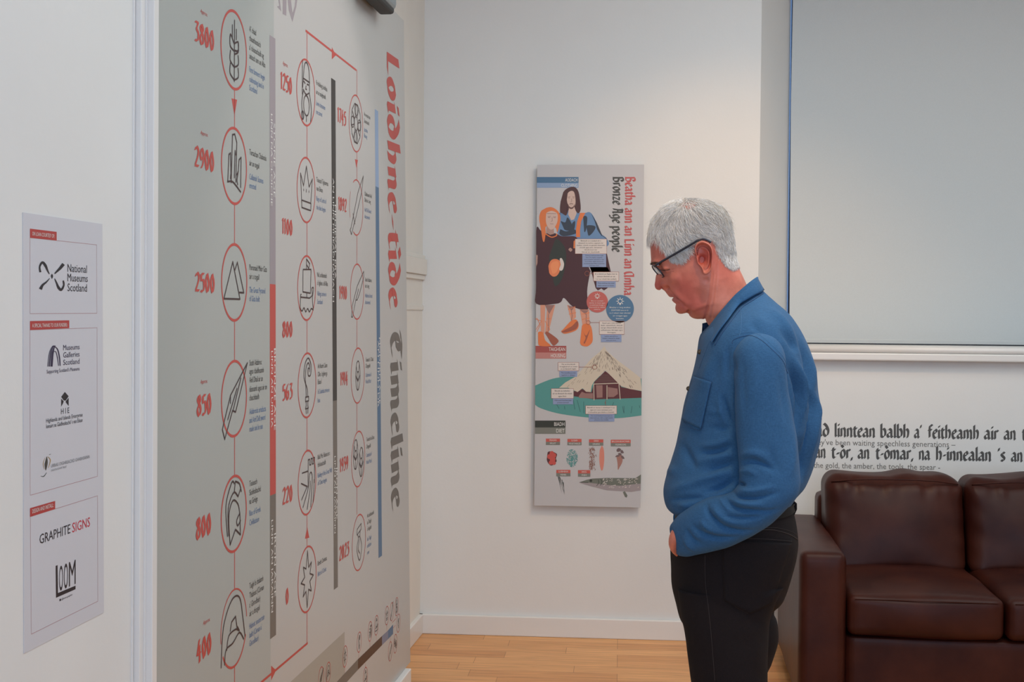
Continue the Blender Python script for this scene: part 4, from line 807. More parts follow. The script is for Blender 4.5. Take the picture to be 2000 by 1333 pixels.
# ================================================================== the person
ZP = 3.0
fh_ = ray(1430, 612)*np.array([1, 1, 0]); fh_ /= np.linalg.norm(fh_)
PN = -fh_                                                     # towards the camera: his left side
PR = np.array([-fh_[1], fh_[0], 0])*-1.0
if PR@rgt < 0: PR = -PR
PO = EYE + ray(1430, 612)*ZP
PC = PO@PN
def Pp(px, py, w=0.0): return hit(px, py, PN, PC+w)
def mirror(V): V = np.asarray(V, float); return V - 2*((V@PN)-PC)[:, None]*PN
def catm(A, n): return catmull(np.asarray(A, float), n)
def sections(rows, n):
    """rows: (fx, fy, bx, by, W, a, b[, w0]) in photo pixels / metres -> interpolated arrays"""
    R = np.array([tuple(r)+((0.0,) if len(r) == 7 else ()) for r in rows], float); return catm(R, n)
def loft(rows, n=80, k=64, inset=0.0, cap0=True, cap1=True, raw=False):
    R = np.hstack([rows, np.zeros((len(rows), 8-np.shape(rows)[1]))]) if raw else sections(rows, n); V = []
    ph = np.linspace(0, 2*math.pi, k, endpoint=False); s = (1-np.cos(ph))/2; sg = np.sign(np.sin(ph)); sg[0] = 0
    for i, (fx, fy, bx, by, W, a, b, w0) in enumerate(R):
        F = Pp(fx, fy, w0); B = Pp(bx, by, w0); ax = B-F; L = np.linalg.norm(ax); ax /= L
        a = max(.25, a); b = max(.25, b); sm = a/(a+b); nm = 1/(sm**a*(1-sm)**b)
        h = (W-inset)*nm*s**a*(1-s)**b
        e = (F+B)/2; half = L/2-inset
        P = e + ax*((2*s-1)*half)[:, None] + PN*(h*sg)[:, None]
        V.append(P)
    V = np.array(V)
    F = [(i*k+j, i*k+(j+1) % k, (i+1)*k+(j+1) % k, (i+1)*k+j) for i in range(n-1) for j in range(k)]
    if cap0: F.append(tuple(range(k))[::-1])
    if cap1: F.append(tuple((n-1)*k+j for j in range(k)))
    return V, F
def normals(V, F):
    V = V.reshape(-1, 3); N = np.zeros_like(V)
    Q = np.array([f for f in F if len(f) == 4])
    fn = np.cross(V[Q[:, 2]]-V[Q[:, 0]], V[Q[:, 3]]-V[Q[:, 1]])
    for c in range(4): np.add.at(N, Q[:, c], fn)
    N /= np.linalg.norm(N, axis=1)[:, None]+1e-12
    return N
def outward(V, F):
    N = normals(V, F); c = V.reshape(-1, 3).mean(0)
    return N if np.sum((V.reshape(-1, 3)-c)*N) > 0 else -N
def segdist(P, poly):
    poly = np.asarray(poly, float); best = np.full(len(P), 1e9); tt = np.zeros(len(P)); m = len(poly)-1
    for i in range(m):
        a, b = poly[i], poly[i+1]; d = b-a; t = np.clip(((P-a)@d)/(d@d+1e-9), 0, 1)
        q = np.linalg.norm(P-(a+t[:, None]*d), axis=1); up = q < best; best[up] = q[up]; tt[up] = (i+t[up])/m
    return best, tt
def fold(V, N, strokes, side=1, gain=1.0, sharp=1.0):
    """push the surface along its normal in strokes seen on his left side: (points, width px, mm at start, mm at end)"""
    X = V.reshape(-1, 3); D = np.zeros(len(X)); Y = X if side > 0 else mirror(X)
    px = project(Y); face = np.clip(((N@PN)*side)*4+.6, 0, 1)
    for pts, wd, a0, a1 in strokes:
        P = catmull(pts, (len(pts)-1)*5+1) if len(pts) > 2 else np.array(pts, float)
        d, t = segdist(px, P); Ln = np.sum(np.linalg.norm(np.diff(P, axis=0), axis=1)); q_ = np.clip(np.minimum(t, 1-t)*Ln/min(.45*Ln, 12*wd)+.03, 0, 1); taper_ = q_*q_*(3-2*q_)
        D += gain*(a0+(a1-a0)*t)*1e-3*np.exp(-(d/(wd*sharp))**2)*taper_
    return (X + N*(D*face)[:, None]).reshape(V.shape)
def gnoise(X, scale, seed, oct=3):
    r = np.random.default_rng(seed); o = np.zeros(len(X))
    for i in range(oct):
        for j in range(5):
            k = r.normal(size=3); k /= np.linalg.norm(k); o += np.sin(X@k*scale*(1.9**i)*r.uniform(.7, 1.3)+r.uniform(0, 6.28))/(1.7**i)
    return o/5
# ---------------- materials
def skin_mat():
    m = bpy.data.materials.new('skin'); m.use_nodes = True; nt = m.node_tree; b = nt.nodes['Principled BSDF']
    at = nt.nodes.new('ShaderNodeAttribute'); at.attribute_name = 'complexion'
    tc = nt.nodes.new('ShaderNodeTexCoord'); n = nt.nodes.new('ShaderNodeTexNoise'); n.inputs['Scale'].default_value = 60; n.inputs['Detail'].default_value = 5
    nt.links.new(tc.outputs['Object'], n.inputs['Vector']); r = nt.nodes.new('ShaderNodeValToRGB'); r.color_ramp.elements[0].color = (.82, .74, .72, 1); r.color_ramp.elements[1].color = (1.08, 1.1, 1.1, 1)
    r.color_ramp.elements[0].position = .3; r.color_ramp.elements[1].position = .68
    nt.links.new(n.outputs['Fac'], r.inputs['Fac']); mx = nt.nodes.new('ShaderNodeMix'); mx.data_type = 'RGBA'; mx.blend_type = 'MULTIPLY'; mx.inputs['Factor'].default_value = .6
    nt.links.new(at.outputs['Color'], mx.inputs['A']); nt.links.new(r.outputs['Color'], mx.inputs['B']); nt.links.new(mx.outputs['Result'], b.inputs['Base Color'])
    b.inputs['Roughness'].default_value = .5; b.inputs['Subsurface Weight'].default_value = .12; b.inputs['Subsurface Radius'].default_value = (.012, .004, .002)
    n2 = nt.nodes.new('ShaderNodeTexNoise'); n2.inputs['Scale'].default_value = 340; n2.inputs['Detail'].default_value = 3; nt.links.new(tc.outputs['Object'], n2.inputs['Vector'])
    bp = nt.nodes.new('ShaderNodeBump'); bp.inputs['Strength'].default_value = .25; bp.inputs['Distance'].default_value = .001; nt.links.new(n2.outputs['Fac'], bp.inputs['Height']); nt.links.new(bp.outputs['Normal'], b.inputs['Normal'])
    return m
def cloth(name, c1, c2, sx, rough, bump, sheen):
    m = bpy.data.materials.new(name); m.use_nodes = True; nt = m.node_tree; b = nt.nodes['Principled BSDF']
    tc = nt.nodes.new('ShaderNodeTexCoord'); col = None; hs = []
    for sc3, in (((sx, sx, sx*5),), ((sx*5, sx*5, sx),)):
        mp = nt.nodes.new('ShaderNodeMapping'); mp.inputs['Scale'].default_value = sc3; nt.links.new(tc.outputs['Object'], mp.inputs['Vector'])
        n = nt.nodes.new('ShaderNodeTexNoise'); n.inputs['Scale'].default_value = 1; n.inputs['Detail'].default_value = 3; nt.links.new(mp.outputs['Vector'], n.inputs['Vector']); hs.append(n)
    ad = nt.nodes.new('ShaderNodeMath'); ad.operation = 'ADD'; nt.links.new(hs[0].outputs['Fac'], ad.inputs[0]); nt.links.new(hs[1].outputs['Fac'], ad.inputs[1])
    r = nt.nodes.new('ShaderNodeMapRange'); r.inputs['From Min'].default_value = .75; r.inputs['From Max'].default_value = 1.25; nt.links.new(ad.outputs[0], r.inputs['Value'])
    mx = nt.nodes.new('ShaderNodeMix'); mx.data_type = 'RGBA'; mx.inputs['A'].default_value = lin(c1)+(1,); mx.inputs['B'].default_value = lin(c2)+(1,); nt.links.new(r.outputs['Result'], mx.inputs['Factor'])
    nt.links.new(mx.outputs['Result'], b.inputs['Base Color']); b.inputs['Roughness'].default_value = rough; b.inputs['Sheen Weight'].default_value = sheen; b.inputs['Sheen Roughness'].default_value = .5
    b.inputs['Specular IOR Level'].default_value = .2
    bp = nt.nodes.new('ShaderNodeBump'); bp.inputs['Strength'].default_value = bump; bp.inputs['Distance'].default_value = .0015; nt.links.new(ad.outputs[0], bp.inputs['Height']); nt.links.new(bp.outputs['Normal'], b.inputs['Normal'])
    return m
M_SKIN = skin_mat()
M_SHIRT = cloth('blue_linen', (42, 82, 122), (52, 95, 137), 150, .9, .3, .04)
M_JEAN = cloth('black_denim', (18, 13, 15), (27, 21, 23), 260, .85, .3, .0)
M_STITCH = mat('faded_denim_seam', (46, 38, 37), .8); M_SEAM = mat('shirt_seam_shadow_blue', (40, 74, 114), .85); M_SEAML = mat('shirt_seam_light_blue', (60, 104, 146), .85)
SKIN = np.array(lin((208, 127, 106))); RED = np.array(lin((184, 82, 72)))
ped = empty('person', (PO[0], PO[1], 0), 'grey-haired person in a blue shirt and black jeans with hand in pocket, looking down', 'person')
def child(name, V, F, m, parent=None, smooth=True):
    o = mesh_obj(name, np.asarray(V).reshape(-1, 3), F, m, None, smooth)
    par = parent or ped; o.parent = par; o.matrix_parent_inverse = par.matrix_world.inverted()
    return o
def recalc(o):
    bm = bmesh.new(); bm.from_mesh(o.data); bmesh.ops.recalc_face_normals(bm, faces=bm.faces); bm.to_mesh(o.data); bm.free(); return o
# ---------------- head and neck
HEAD = [  # front x,y   back x,y   half width, a, b       (skull under the hair)
 (1340,397,1356,397,.006,.5,.5), (1322,399,1374,399,.030,.5,.5), (1304,406,1396,405,.052,.5,.48), (1290,418,1412,415,.064,.48,.44), (1280,433,1421,428,.071,.46,.42), (1274,450,1427,443,.075,.45,.42),
 (1271,466,1430,458,.077,.44,.42), (1270,480,1432,472,.0775,.44,.42), (1271,496,1433,484,.0775,.44,.42), (1271.8,507,1434,493,.0765,.45,.42), (1271.4,513,1435,498,.0755,.46,.42), (1275,519,1436,502,.0745,.48,.42),
 (1279.5,526,1437.5,507,.0735,.52,.42), (1281.4,533,1439,511,.073,.56,.42), (1280.6,541,1440,515,.0728,.58,.42), (1279.6,550,1441.5,519,.0722,.58,.42), (1278.6,557,1443,523,.0715,.58,.42), (1280.4,563.5,1444.5,527,.071,.58,.42), (1286,567,1446,530,.0705,.58,.42), (1293.5,566.4,1447,532,.070,.58,.42),
 (1298,568.5,1448.5,535,.0698,.57,.42), (1303,575,1450,538,.069,.55,.42), (1307.4,580,1451.5,541,.0682,.52,.42), (1311.5,580.8,1452.2,543,.068,.52,.42), (1315.6,579.4,1453,544.5,.0676,.54,.42), (1313.4,583.6,1454,546.5,.067,.53,.42), (1312.6,587,1455,549,.0665,.52,.42), (1316,590.8,1456,551,.066,.53,.42), (1320.4,593.6,1457,554,.0652,.55,.42),
 (1319.4,598,1458.5,557,.0645,.52,.42), (1319,603,1460.5,561,.0636,.48,.42), (1321,609,1463,565,.0628,.46,.42), (1326,612.8,1466,569,.062,.45,.42), (1332,613.4,1469,573,.0615,.46,.42), (1340,611.8,1472,577,.061,.48,.42), (1345,615.6,1475,582,.0605,.49,.42), (1353,621.4,1479,588,.060,.48,.42), (1362,623.4,1483,594,.0595,.47,.42), (1371,623.4,1488,601,.0592,.46,.43),
 (1378,627,1493,608,.059,.46,.44), (1384,636,1499,618,.060,.46,.45), (1392,652,1506,634,.064,.46,.45), (1398,672,1512,654,.070,.46,.45)]
n_h, k_h = 420, 300
ridx = np.arange(n_h)/(n_h-1)*(len(HEAD)-1)
R = sections(HEAD, n_h); RB = R.copy()
bf = [(10,1272,512.5),(12,1278.5,526),(14,1285,540),(16,1291,552.5),(18,1297,563.5),(20,1302,572),(22,1306,579),(24,1309.6,585),(26,1313,590.5),(28,1316.2,596),(30,1319.6,603.4),(31,1322,608),(32,1326.5,612)]
bt = np.array(bf); msk = (ridx > 10) & (ridx < 32)
for c_ in (0, 1): RB[msk, c_] = np.interp(ridx[msk], bt[:, 0], bt[:, c_+1])
ker = np.exp(-(np.arange(-24, 25)/11.0)**2); ker /= ker.sum()
for c_ in range(7): RB[:, c_] = np.where(ridx > 6, np.convolve(np.pad(RB[:, c_], 24, mode='edge'), ker, mode='valid'), RB[:, c_])
RB[:, 5] = np.where((ridx > 9) & (ridx < 33), np.interp(ridx, [9, 12, 20, 26, 33], [.45, .47, .47, .46, .46]), RB[:, 5])
V, F = loft(RB, n_h, k_h, raw=True)
# the nose is narrow: pull the cheeks back either side of the midline profile
wid = np.interp(ridx, [10, 12, 14, 16, 17, 18, 19.5, 21, 24, 28, 30, 34], [.012, .0075, .0085, .0105, .012, .0125, .016, .021, .022, .021, .024, .03])
for i in range(n_h):
    dv = Pp(R[i, 0], R[i, 1])-Pp(RB[i, 0], RB[i, 1])
    ax = Pp(RB[i, 2], RB[i, 3])-Pp(RB[i, 0], RB[i, 1]); ax /= np.linalg.norm(ax)
    lat = (V[i]@PN)-PC; t = (V[i]-V[i][0])@ax
    V[i] += dv*(np.exp(-(np.abs(lat)/wid[i])**2.4)*np.clip(1-t/.06, 0, 1))[:, None]
N = outward(V, F)
face_strokes = [
 ([(1279,524),(1288,527),(1300,529)], 7, -5.5, -4), ([(1288,523.5),(1298,524),(1308,525)], 4.5, 3.2, 2.2), ([(1289,527.5),(1299,528.5),(1309,526.5)], 2.0, -1.5, -1.5), ([(1292,534),(1302,535.5),(1312,532)], 3, -1.4, -.8),
 ([(1273,511),(1284,512),(1297,514)], 5, 1.5, 2.0), ([(1304,542),(1318,545),(1332,543)], 10, 2.2, 2.2), ([(1297,553),(1303,562),(1315,577),(1327,589),(1337,597),(1344,606)], 2.6, -2.0, -2.8), ([(1306,553),(1320,573),(1334,589),(1349,601)], 6, 1.8, 2.2),
 ([(1289,557),(1295,556),(1301,562)], 4.5, 2.2, 2.6), ([(1303,557.5),(1304,563),(1300,567)], 2.4, -2.2, -2.4), ([(1288,564.5),(1295,562.5)], 2.6, -3.4, -3.4),
 ([(1314,580.5),(1322,583),(1331,589)], 2.0, -2.6, -1.5), ([(1320,594),(1328,593),(1336,597)], 4, -1.4, -1.0), ([(1343,604),(1346,611),(1347,617)], 3.4, -2.6, -1.6), ([(1350,603),(1362,609),(1376,607)], 9, 1.3, 1.3),
 ([(1395,510),(1389,565),(1382,602),(1374,634)], 2.2, -1.2, -2.2), ([(1388,540),(1381,580),(1372,618)], 6, .4, .9), ([(1401,512),(1395,568),(1388,630)], 1.7, -.8, -1.0), ([(1407,515),(1400,572),(1392,626)], 4, .4, .4),
 ([(1360,560),(1366,580),(1372,598)], 12, -1.5, -2.0), ([(1310,500),(1320,506)], 12, -1.4, -1.4), ([(1376,540),(1384,556)], 5, -1.4, -1.8), ([(1310,528),(1318,526)], 1.4, -.7, -.4), ([(1310,531),(1317,532)], 1.4, -.7, -.4)]
V = fold(V, N, face_strokes, 1, 2.0); V = fold(V, N, face_strokes, -1, 2.0)
HV = V.copy()
def complexion(me, V):
    X = np.asarray(V).reshape(-1, 3); px = project(np.where((((X@PN)-PC) < 0)[:, None], mirror(X), X))
    def g(x, y, r): return np.exp(-((px[:, 0]-x)**2+(px[:, 1]-y)**2)/r**2)
    m = np.clip(.75*g(1285,556,13)+.75*g(1335,562,34)+.55*g(1280,492,26)+.6*g(1362,600,24)+.9*g(1376,500,22)+.45*g(1328,603,16)+.5*g(1420,530,30)+.35*g(1345,402,14), 0, 1)[:, None]
    c = SKIN*(1-m)+RED*m
    lips = np.clip(g(1312,578,4)+g(1320,580,5)+g(1316,587,5)+g(1324,587,5), 0, 1)[:, None]; c = c*(1-lips*.55)+np.array(lin((170, 92, 86)))*lips*.55
    at = me.attributes.new('complexion', 'FLOAT_COLOR', 'POINT'); at.data.foreach_set('color', np.hstack([c, np.ones((len(c), 1))]).ravel())
bodyV = [V.reshape(-1, 3)]; bodyF = [F]; off = V.size//3
def add_body(V, F):
    global off
    bodyV.append(np.asarray(V).reshape(-1, 3)); bodyF.append([tuple(i+off for i in f) for f in F]); off += len(bodyV[-1])
# ---------------- ears
def ear():
    oc = [(1358,494),(1357.2,486),(1359,478.5),(1364,473.5),(1371,471.2),(1379,473),(1386.5,478),(1391,486),(1392.5,496),(1392,507),(1391,517),(1389.5,526),(1385.5,533),(1379.5,536.5),(1374.5,534.5),(1372.8,528.5),(1369,521),(1363,514.5),(1361,507),(1359.5,500)]
    P = catmull(oc+oc[:1], 80)[:-1]; c = np.array([1374.0, 504.0]); rr = np.linspace(0, 1, 22); Vv = []
    for r in rr:
        q = c+(P-c)*r; x, y = q[:, 0], q[:, 1]
        ang = np.degrees(np.arctan2(-(P[:, 1]-c[1]), P[:, 0]-c[0]))            # 0 = back, 90 = up
        h = .0105+.0085*r + np.clip((x-1372)/22, -1, 1)*.007
        up = np.clip((ang+100)/60, 0, 1)*np.clip((168-ang)/20, 0, 1)              # helix runs round top and back
        h += .0080*np.exp(-((r-.93)/.08)**2)*up
        h -= .0075*np.exp(-((r-.76)/.08)**2)*up
        h += .0042*np.exp(-((r-.58)/.10)**2)*np.clip((ang+95)/40, 0, 1)*np.clip((110-ang)/40, 0, 1)
        d = np.hypot((x-1371.5)/8.5, (y-508)/9.5); h -= .0105*np.exp(-d**2.2)
        d2 = np.hypot((x-1370)/3.2, (y-509)/5.2); h -= .015*np.exp(-d2**2.4)
        d3 = np.hypot((x-1373)/9, (y-487)/6); h -= .0046*np.exp(-d3**2)
        tr = np.hypot((x-1363.5)/3.0, (y-507)/6.5); h += .005*np.exp(-tr**2)
        lb = np.hypot((x-1380)/7, (y-529)/6); h += .0025*np.exp(-lb**2)
        Vv.append([Pp(a, b, .0705+z) for a, b, z in zip(x, y, h)])
    for dx, z in ((1.0, .012), (.97, .004), (.9, -.006), (.75, -.016)):
        q = c+(P-c)*dx; Vv.append([Pp(a, b, .0705+z+max(-1, min(1, (a-1372)/22))*.006) for a, b in q])
    k = len(P); n = len(Vv); Fv = [(i*k+j, i*k+(j+1) % k, (i+1)*k+(j+1) % k, (i+1)*k+j) for i in range(n-1) for j in range(k)]
    return np.array(Vv).reshape(-1, 3), Fv
eV, eF = ear(); add_body(eV, eF); add_body(mirror(eV), [f[::-1] for f in eF])
# ---------------- clothing outlines
TORSO = [
 (1381,640,1478,562,.068,.5,.5), (1375,646,1488,567,.082,.5,.5), (1368,655,1502,580,.118,.5,.48), (1365,665,1517,593,.150,.48,.46), (1363,678,1534,607,.172,.46,.44), (1361,694,1550,625,.186,.44,.42), (1356,718,1567,655,.194,.43,.40),
 (1347,752,1584,700,.193,.43,.40), (1336,792,1596.5,757,.186,.43,.40), (1329,830,1603,815,.178,.43,.40), (1321,868,1601,858,.172,.43,.41), (1309.5,906,1592,896,.171,.42,.42), (1300,938,1583,925,.174,.42,.42), (1296.6,956,1573,948,.178,.42,.42),
 (1298,974,1563,960,.178,.42,.42), (1303,989,1556,968,.174,.42,.42), (1312,997,1551,976,.168,.42,.42), (1322,1000,1547,982,.160,.42,.42)]
n_t, k_t = 170, 150
tV, tF = loft(TORSO, n_t, k_t)
tN = outward(tV, tF)
T_STROKES = [
 ([(1332,862),(1345,893),(1362,923)], 8, -4, -5), ([(1358,884),(1401,882),(1436,866)], 7, -4.5, -6), ([(1362,871),(1400,868),(1432,852)], 7, 3, 4), ([(1366,926),(1416,910),(1440,898)], 8, -5.5, -7), ([(1352,906),(1400,894),(1434,884)], 8, 4, 4.5), ([(1372,966),(1412,951),(1442,930)], 7, -6, -7.5), ([(1350,940),(1395,930),(1432,914)], 10, 4.5, 5.5), ([(1304,962),(1345,946),(1385,936)], 10, 4, 3), ([(1302,978),(1345,974),(1380,972)], 7, -3.5, -4), ([(1322,990),(1350,985)], 8, 3, 3),
 ([(1412,768),(1419,800),(1434,840)], 4, -6, -7), ([(1404,770),(1409,805),(1424,845)], 5, 3, 3), ([(1376,836),(1410,838),(1432,830)], 9, -2.5, -3), ([(1412,690),(1400,720),(1394,760)], 9, -2, -2), ([(1424,672),(1420,710),(1420,745)], 5, -4, -4), ([(1396,690),(1380,730),(1372,770)], 9, 2, 1.5),
 ([(1378,800),(1400,806),(1420,800)], 5, 1.5, 1.5), ([(1306,930),(1322,910)], 9, 2, 2),
 ([(1548,640),(1572,690),(1580,740),(1578,790)], 6, -7.5, -9.0), ([(1560,650),(1584,715),(1590,770)], 5, 6.0, 6.0), ([(1535,700),(1556,750),(1562,790),(1552,845)], 6, -12.0, -13.5), ([(1546,690),(1566,740),(1570,785),(1560,840)], 5, 7.5, 7.5), ([(1577,756),(1588,792),(1580,850),(1566,930)], 5, -10.5, -9.0), ([(1586,760),(1596,800),(1590,850),(1578,920)], 5, 6.0, 6.0), ([(1562,850),(1566,900),(1562,945)], 7, -7.5, -7.5), ([(1520,640),(1544,668),(1552,690)], 7, -4.5, -6.0), ([(1500,600),(1530,630),(1560,680)], 8, 3.8, 4.5), ([(1470,612),(1500,640)], 9, 1.6, 1.6), ([(1462,630),(1490,655)], 6, -1.4, -1.6)]
tV = fold(tV, tN, T_STROKES, 1, 1.8, .85); tV = fold(tV, tN, T_STROKES, -1, 1.8, .85)
X = tV.reshape(-1, 3); tV = (X + tN*(gnoise(X, 34, 3)*.0016+gnoise(X, 12, 5, 1)*.0016)[:, None]).reshape(tV.shape)
# near sleeve: loops (centre px,py,w ; half front-back px dx,dy ; outer half depth m ; tilt degrees)
SL = [
 (1479,712,.150,-51,-12,.066,0), (1479.5,712,.166,-51.5,-12,.066,8), (1480,714,.180,-52,-11.5,.0655,26), (1482,722,.186,-52.5,-11,.063,48), (1485,741,.188,-53,-9,.060,68), (1488,768,.189,-53.5,-5,.059,82), (1491,800,.189,-55.5,1,.059,90), (1495,838,.190,-57.5,3,.059,90), (1499,878,.192,-59,-1,.059,90), (1502,912,.194,-60,-4,.060,90),
 (1503,940,.196,-60,-8,.060,92), (1498,957,.197,-57,-15,.060,92), (1486,973,.197,-46,-25,.060,92), (1470,990,.195,-37,-33,.060,90), (1450,1003,.191,-27,-40,.059,88), (1427,1013,.184,-19,-46,.057,86), (1400,1021,.174,-15,-50,.055,84), (1372,1031,.160,-13,-47,.052,82), (1350,1040,.146,-10.5,-43,.048,80), (1334,1048,.132,-8,-39,.043,78), (1321,1055,.118,-6.5,-31,.037,76), (1317.5,1056.5,.114,-5.5,-27,.032,76)]
def sleeve(rows, n, k, inset=0.0):
    R = catm(rows, n); V = []
    for cx, cy, w0, dx, dy, dep, tilt in R:
        c = Pp(cx, cy, w0); e1 = Pp(cx+dx, cy+dy, w0)-c; e1n = np.linalg.norm(e1); u = e1/e1n
        t = math.radians(tilt); up = np.cross(PN, u); up = up if up@zz > 0 else -up
        if tilt >= 80: e2 = PN*math.sin(t)+up*math.cos(t)
        else: e2 = up*math.cos(t)+PN*math.sin(t)
        for j in range(k):
            a = 2*math.pi*j/k; ca, sa = math.cos(a), math.sin(a)
            ca = math.copysign(abs(ca)**.92, ca); sa = math.copysign(abs(sa)**.88, sa)
            V.append(c+u*(e1n-inset)*ca+e2*(dep-inset)*sa)
    V = np.array(V).reshape(n, k, 3)
    F = [(i*k+j, i*k+(j+1) % k, (i+1)*k+(j+1) % k, (i+1)*k+j) for i in range(n-1) for j in range(k)]+[tuple(range(k))[::-1], tuple((n-1)*k+j for j in range(k))]
    return V, F
n_s, k_s = 170, 96
sV, sF = sleeve(SL, n_s, k_s); sN = outward(sV, sF)
S_STROKES = [
 ([(1440,906),(1468,900),(1500,912),(1512,926)], 6, -6, -5), ([(1442,892),(1470,886),(1502,896)], 8, 4, 3), ([(1441,925),(1462,920),(1484,932)], 6, 4, 2),
 ([(1440,940),(1446,945),(1458,948)], 4, -6, -4), ([(1430,952),(1440,970),(1486,972),(1532,958)], 5, -6, -4), ([(1438,958),(1470,960),(1520,948)], 6, 4, 3), ([(1415,968),(1425,985),(1448,996),(1500,1000),(1530,990)], 5, -6, -4), ([(1424,974),(1452,985),(1500,987)], 6, 4, 3.5),
 ([(1381,979),(1380,996),(1392,1014),(1418,1033),(1456,1039),(1488,1034)], 4.5, -7, -4), ([(1390,985),(1402,1004),(1428,1020),(1470,1026)], 6, 4.5, 3), ([(1396,1003),(1426,1012),(1470,1012),(1500,1006)], 5, -3, -4), ([(1350,1020),(1362,1036),(1388,1049),(1420,1052),(1450,1048)], 4.5, -5.5, -4), ([(1366,1014),(1382,1032),(1412,1044)], 5, 4, 3), ([(1340,1030),(1352,1052),(1376,1066)], 5, -3, -3), ([(1334,1045),(1346,1066),(1362,1078)], 5, 2.5, 2.5), ([(1404,968),(1412,984),(1430,1004)], 4, 3, 2),
 ([(1470,690),(1476,740),(1480,800)], 14, 2, 1), ([(1450,700),(1452,760),(1458,830)], 7, -1.6, -1.2), ([(1520,720),(1530,780),(1536,840)], 9, -2.5, -2), ([(1548,830),(1550,890),(1544,940)], 8, 2.5, 2), ([(1500,860),(1510,900),(1530,935)], 9, -2, -2), ([(1430,690),(1436,740)], 5, -2, -2)]
sV = fold(sV, sN, S_STROKES, 1, 1.8, .85)
X = sV.reshape(-1, 3); sV = (X + sN*(gnoise(X, 36, 8)*.0014+gnoise(X, 14, 9, 1)*.0016)[:, None]).reshape(sV.shape)
kt = tV.size//3; ks = sV.size//3
VV = np.vstack([tV.reshape(-1, 3), sV.reshape(-1, 3), mirror(sV.reshape(-1, 3))]); FF = list(tF)+[tuple(i+kt for i in f) for f in sF]+[tuple(i+kt+ks for i in f[::-1]) for f in sF]
shirt = child('blue_shirt', VV, FF, M_SHIRT)
recalc(shirt)
def bvh(o): return BVHTree.FromPolygons([v.co[:] for v in o.data.vertices], [p.vertices[:] for p in o.data.polygons])
SB = bvh(shirt)
def onsurf(B, px, py, lift):
    d = Vector(ray(px, py)).normalized(); h = B.ray_cast(Vector(EYE), d)
    if h[0] is None: return None
    n = h[1]; n = n if n.dot(d) < 0 else -n
    return np.array(h[0]+n*lift)
def ribbon(B, pts, wpx, lift, dense=4):
    P = catmull(pts, max(2, int(sum(np.linalg.norm(np.diff(np.array(pts, float), axis=0), axis=1))/dense)+1)) if len(pts) > 2 else np.linspace(pts[0], pts[1], max(2, int(np.linalg.norm(np.subtract(pts[1], pts[0]))/dense)+1))
    W = [onsurf(B, x, y, lift) for x, y in P]; W = [q for q in W if q is not None]
    G = Geo()
    if len(W) > 1: tube(G, W, wpx*.00057, 5)
    return G
def seam(name, B, pts, wpx, m, lift=.0004, parent=None):
    G = ribbon(B, pts, wpx, lift)
    if G.v: child(name, G.v, G.f, m, parent)
armseam = [(1431,672),(1430,668),(1434,663.5),(1445.5,659),(1457,656.5),(1470,656.8),(1484,663),(1497,673),(1511,686),(1522,697),(1531,709),(1538,730)]
seam('armhole_seam', SB, armseam, 1.2, M_SEAM, .0003, shirt)
seam('armhole_stitching', SB, [(x+(1 if x > 1440 else -2), y-7) for x, y in armseam[2:]], .7, M_SEAML, .0002, shirt)
seam('yoke_seam', SB, [(1446.5,604),(1448,625),(1447,645),(1444,657)], .9, M_SEAML, .0002, shirt)
seam('placket_seam', SB, [(1387,665),(1377,690),(1366,720)], .8, M_SEAM, .0002, shirt)
# breast pocket
def patch(B, outline_fn, nu, nv, lift):
    G = Geo(); vs = []; ok = []
    for i in range(nu+1):
        for j in range(nv+1):
            p = outline_fn(i/nu, j/nv); q = onsurf(B, p[0], p[1], lift); ok.append(q is not None); vs.append(q if q is not None else np.zeros(3))
    idx = lambda i, j: i*(nv+1)+j
    fs = [(idx(i,j), idx(i+1,j), idx(i+1,j+1), idx(i,j+1)) for i in range(nu) for j in range(nv) if all(ok[t] for t in (idx(i,j), idx(i+1,j), idx(i+1,j+1), idx(i,j+1)))]
    return vs, fs
def quad(a, b, c, d):
    a, b, c, d = map(np.array, (a, b, c, d)); return lambda u, v: (a*(1-u)+b*u)*(1-v)+(d*(1-u)+c*u)*v
pv, pf = patch(SB, quad((1356,735.),(1391,747.),(1371,838.),(1334,820.)), 12, 22, .0022); pk = child('breast_pocket', pv, pf, M_SHIRT, shirt)
md = pk.modifiers.new('thick', 'SOLIDIFY'); md.thickness = .002
for p in ([(1357,734.5),(1374,741),(1391.5,747)], [(1391.5,747),(1384,775),(1377,806),(1373,834),(1367,841),(1350,835),(1336,824)]): seam('pocket_stitching', SB, p, 1.0, M_SEAM, .0024, pk)
# placket edge and buttons
M_BUT = mat('dark_horn_button', (58, 52, 44), .35)
for x, y in ((1368, 688), (1346.5, 760)):
    q = onsurf(SB, x, y, .002)
    if q is not None:
        G = Geo(); nrm = Vector(PN-PR*.6).normalized(); tube(G, [q-np.array(nrm)*.001, q+np.array(nrm)*.0018], [.0056, .005], 16); bt = child('shirt_button', G.v, G.f, M_BUT, shirt)
        G = Geo(); tube(G, [q+np.array(nrm)*.0016, q+np.array(nrm)*.0022], [.0013, .0013], 8); child('button_thread', G.v, G.f, mat('pale_thread', (120, 110, 95), .7), bt)
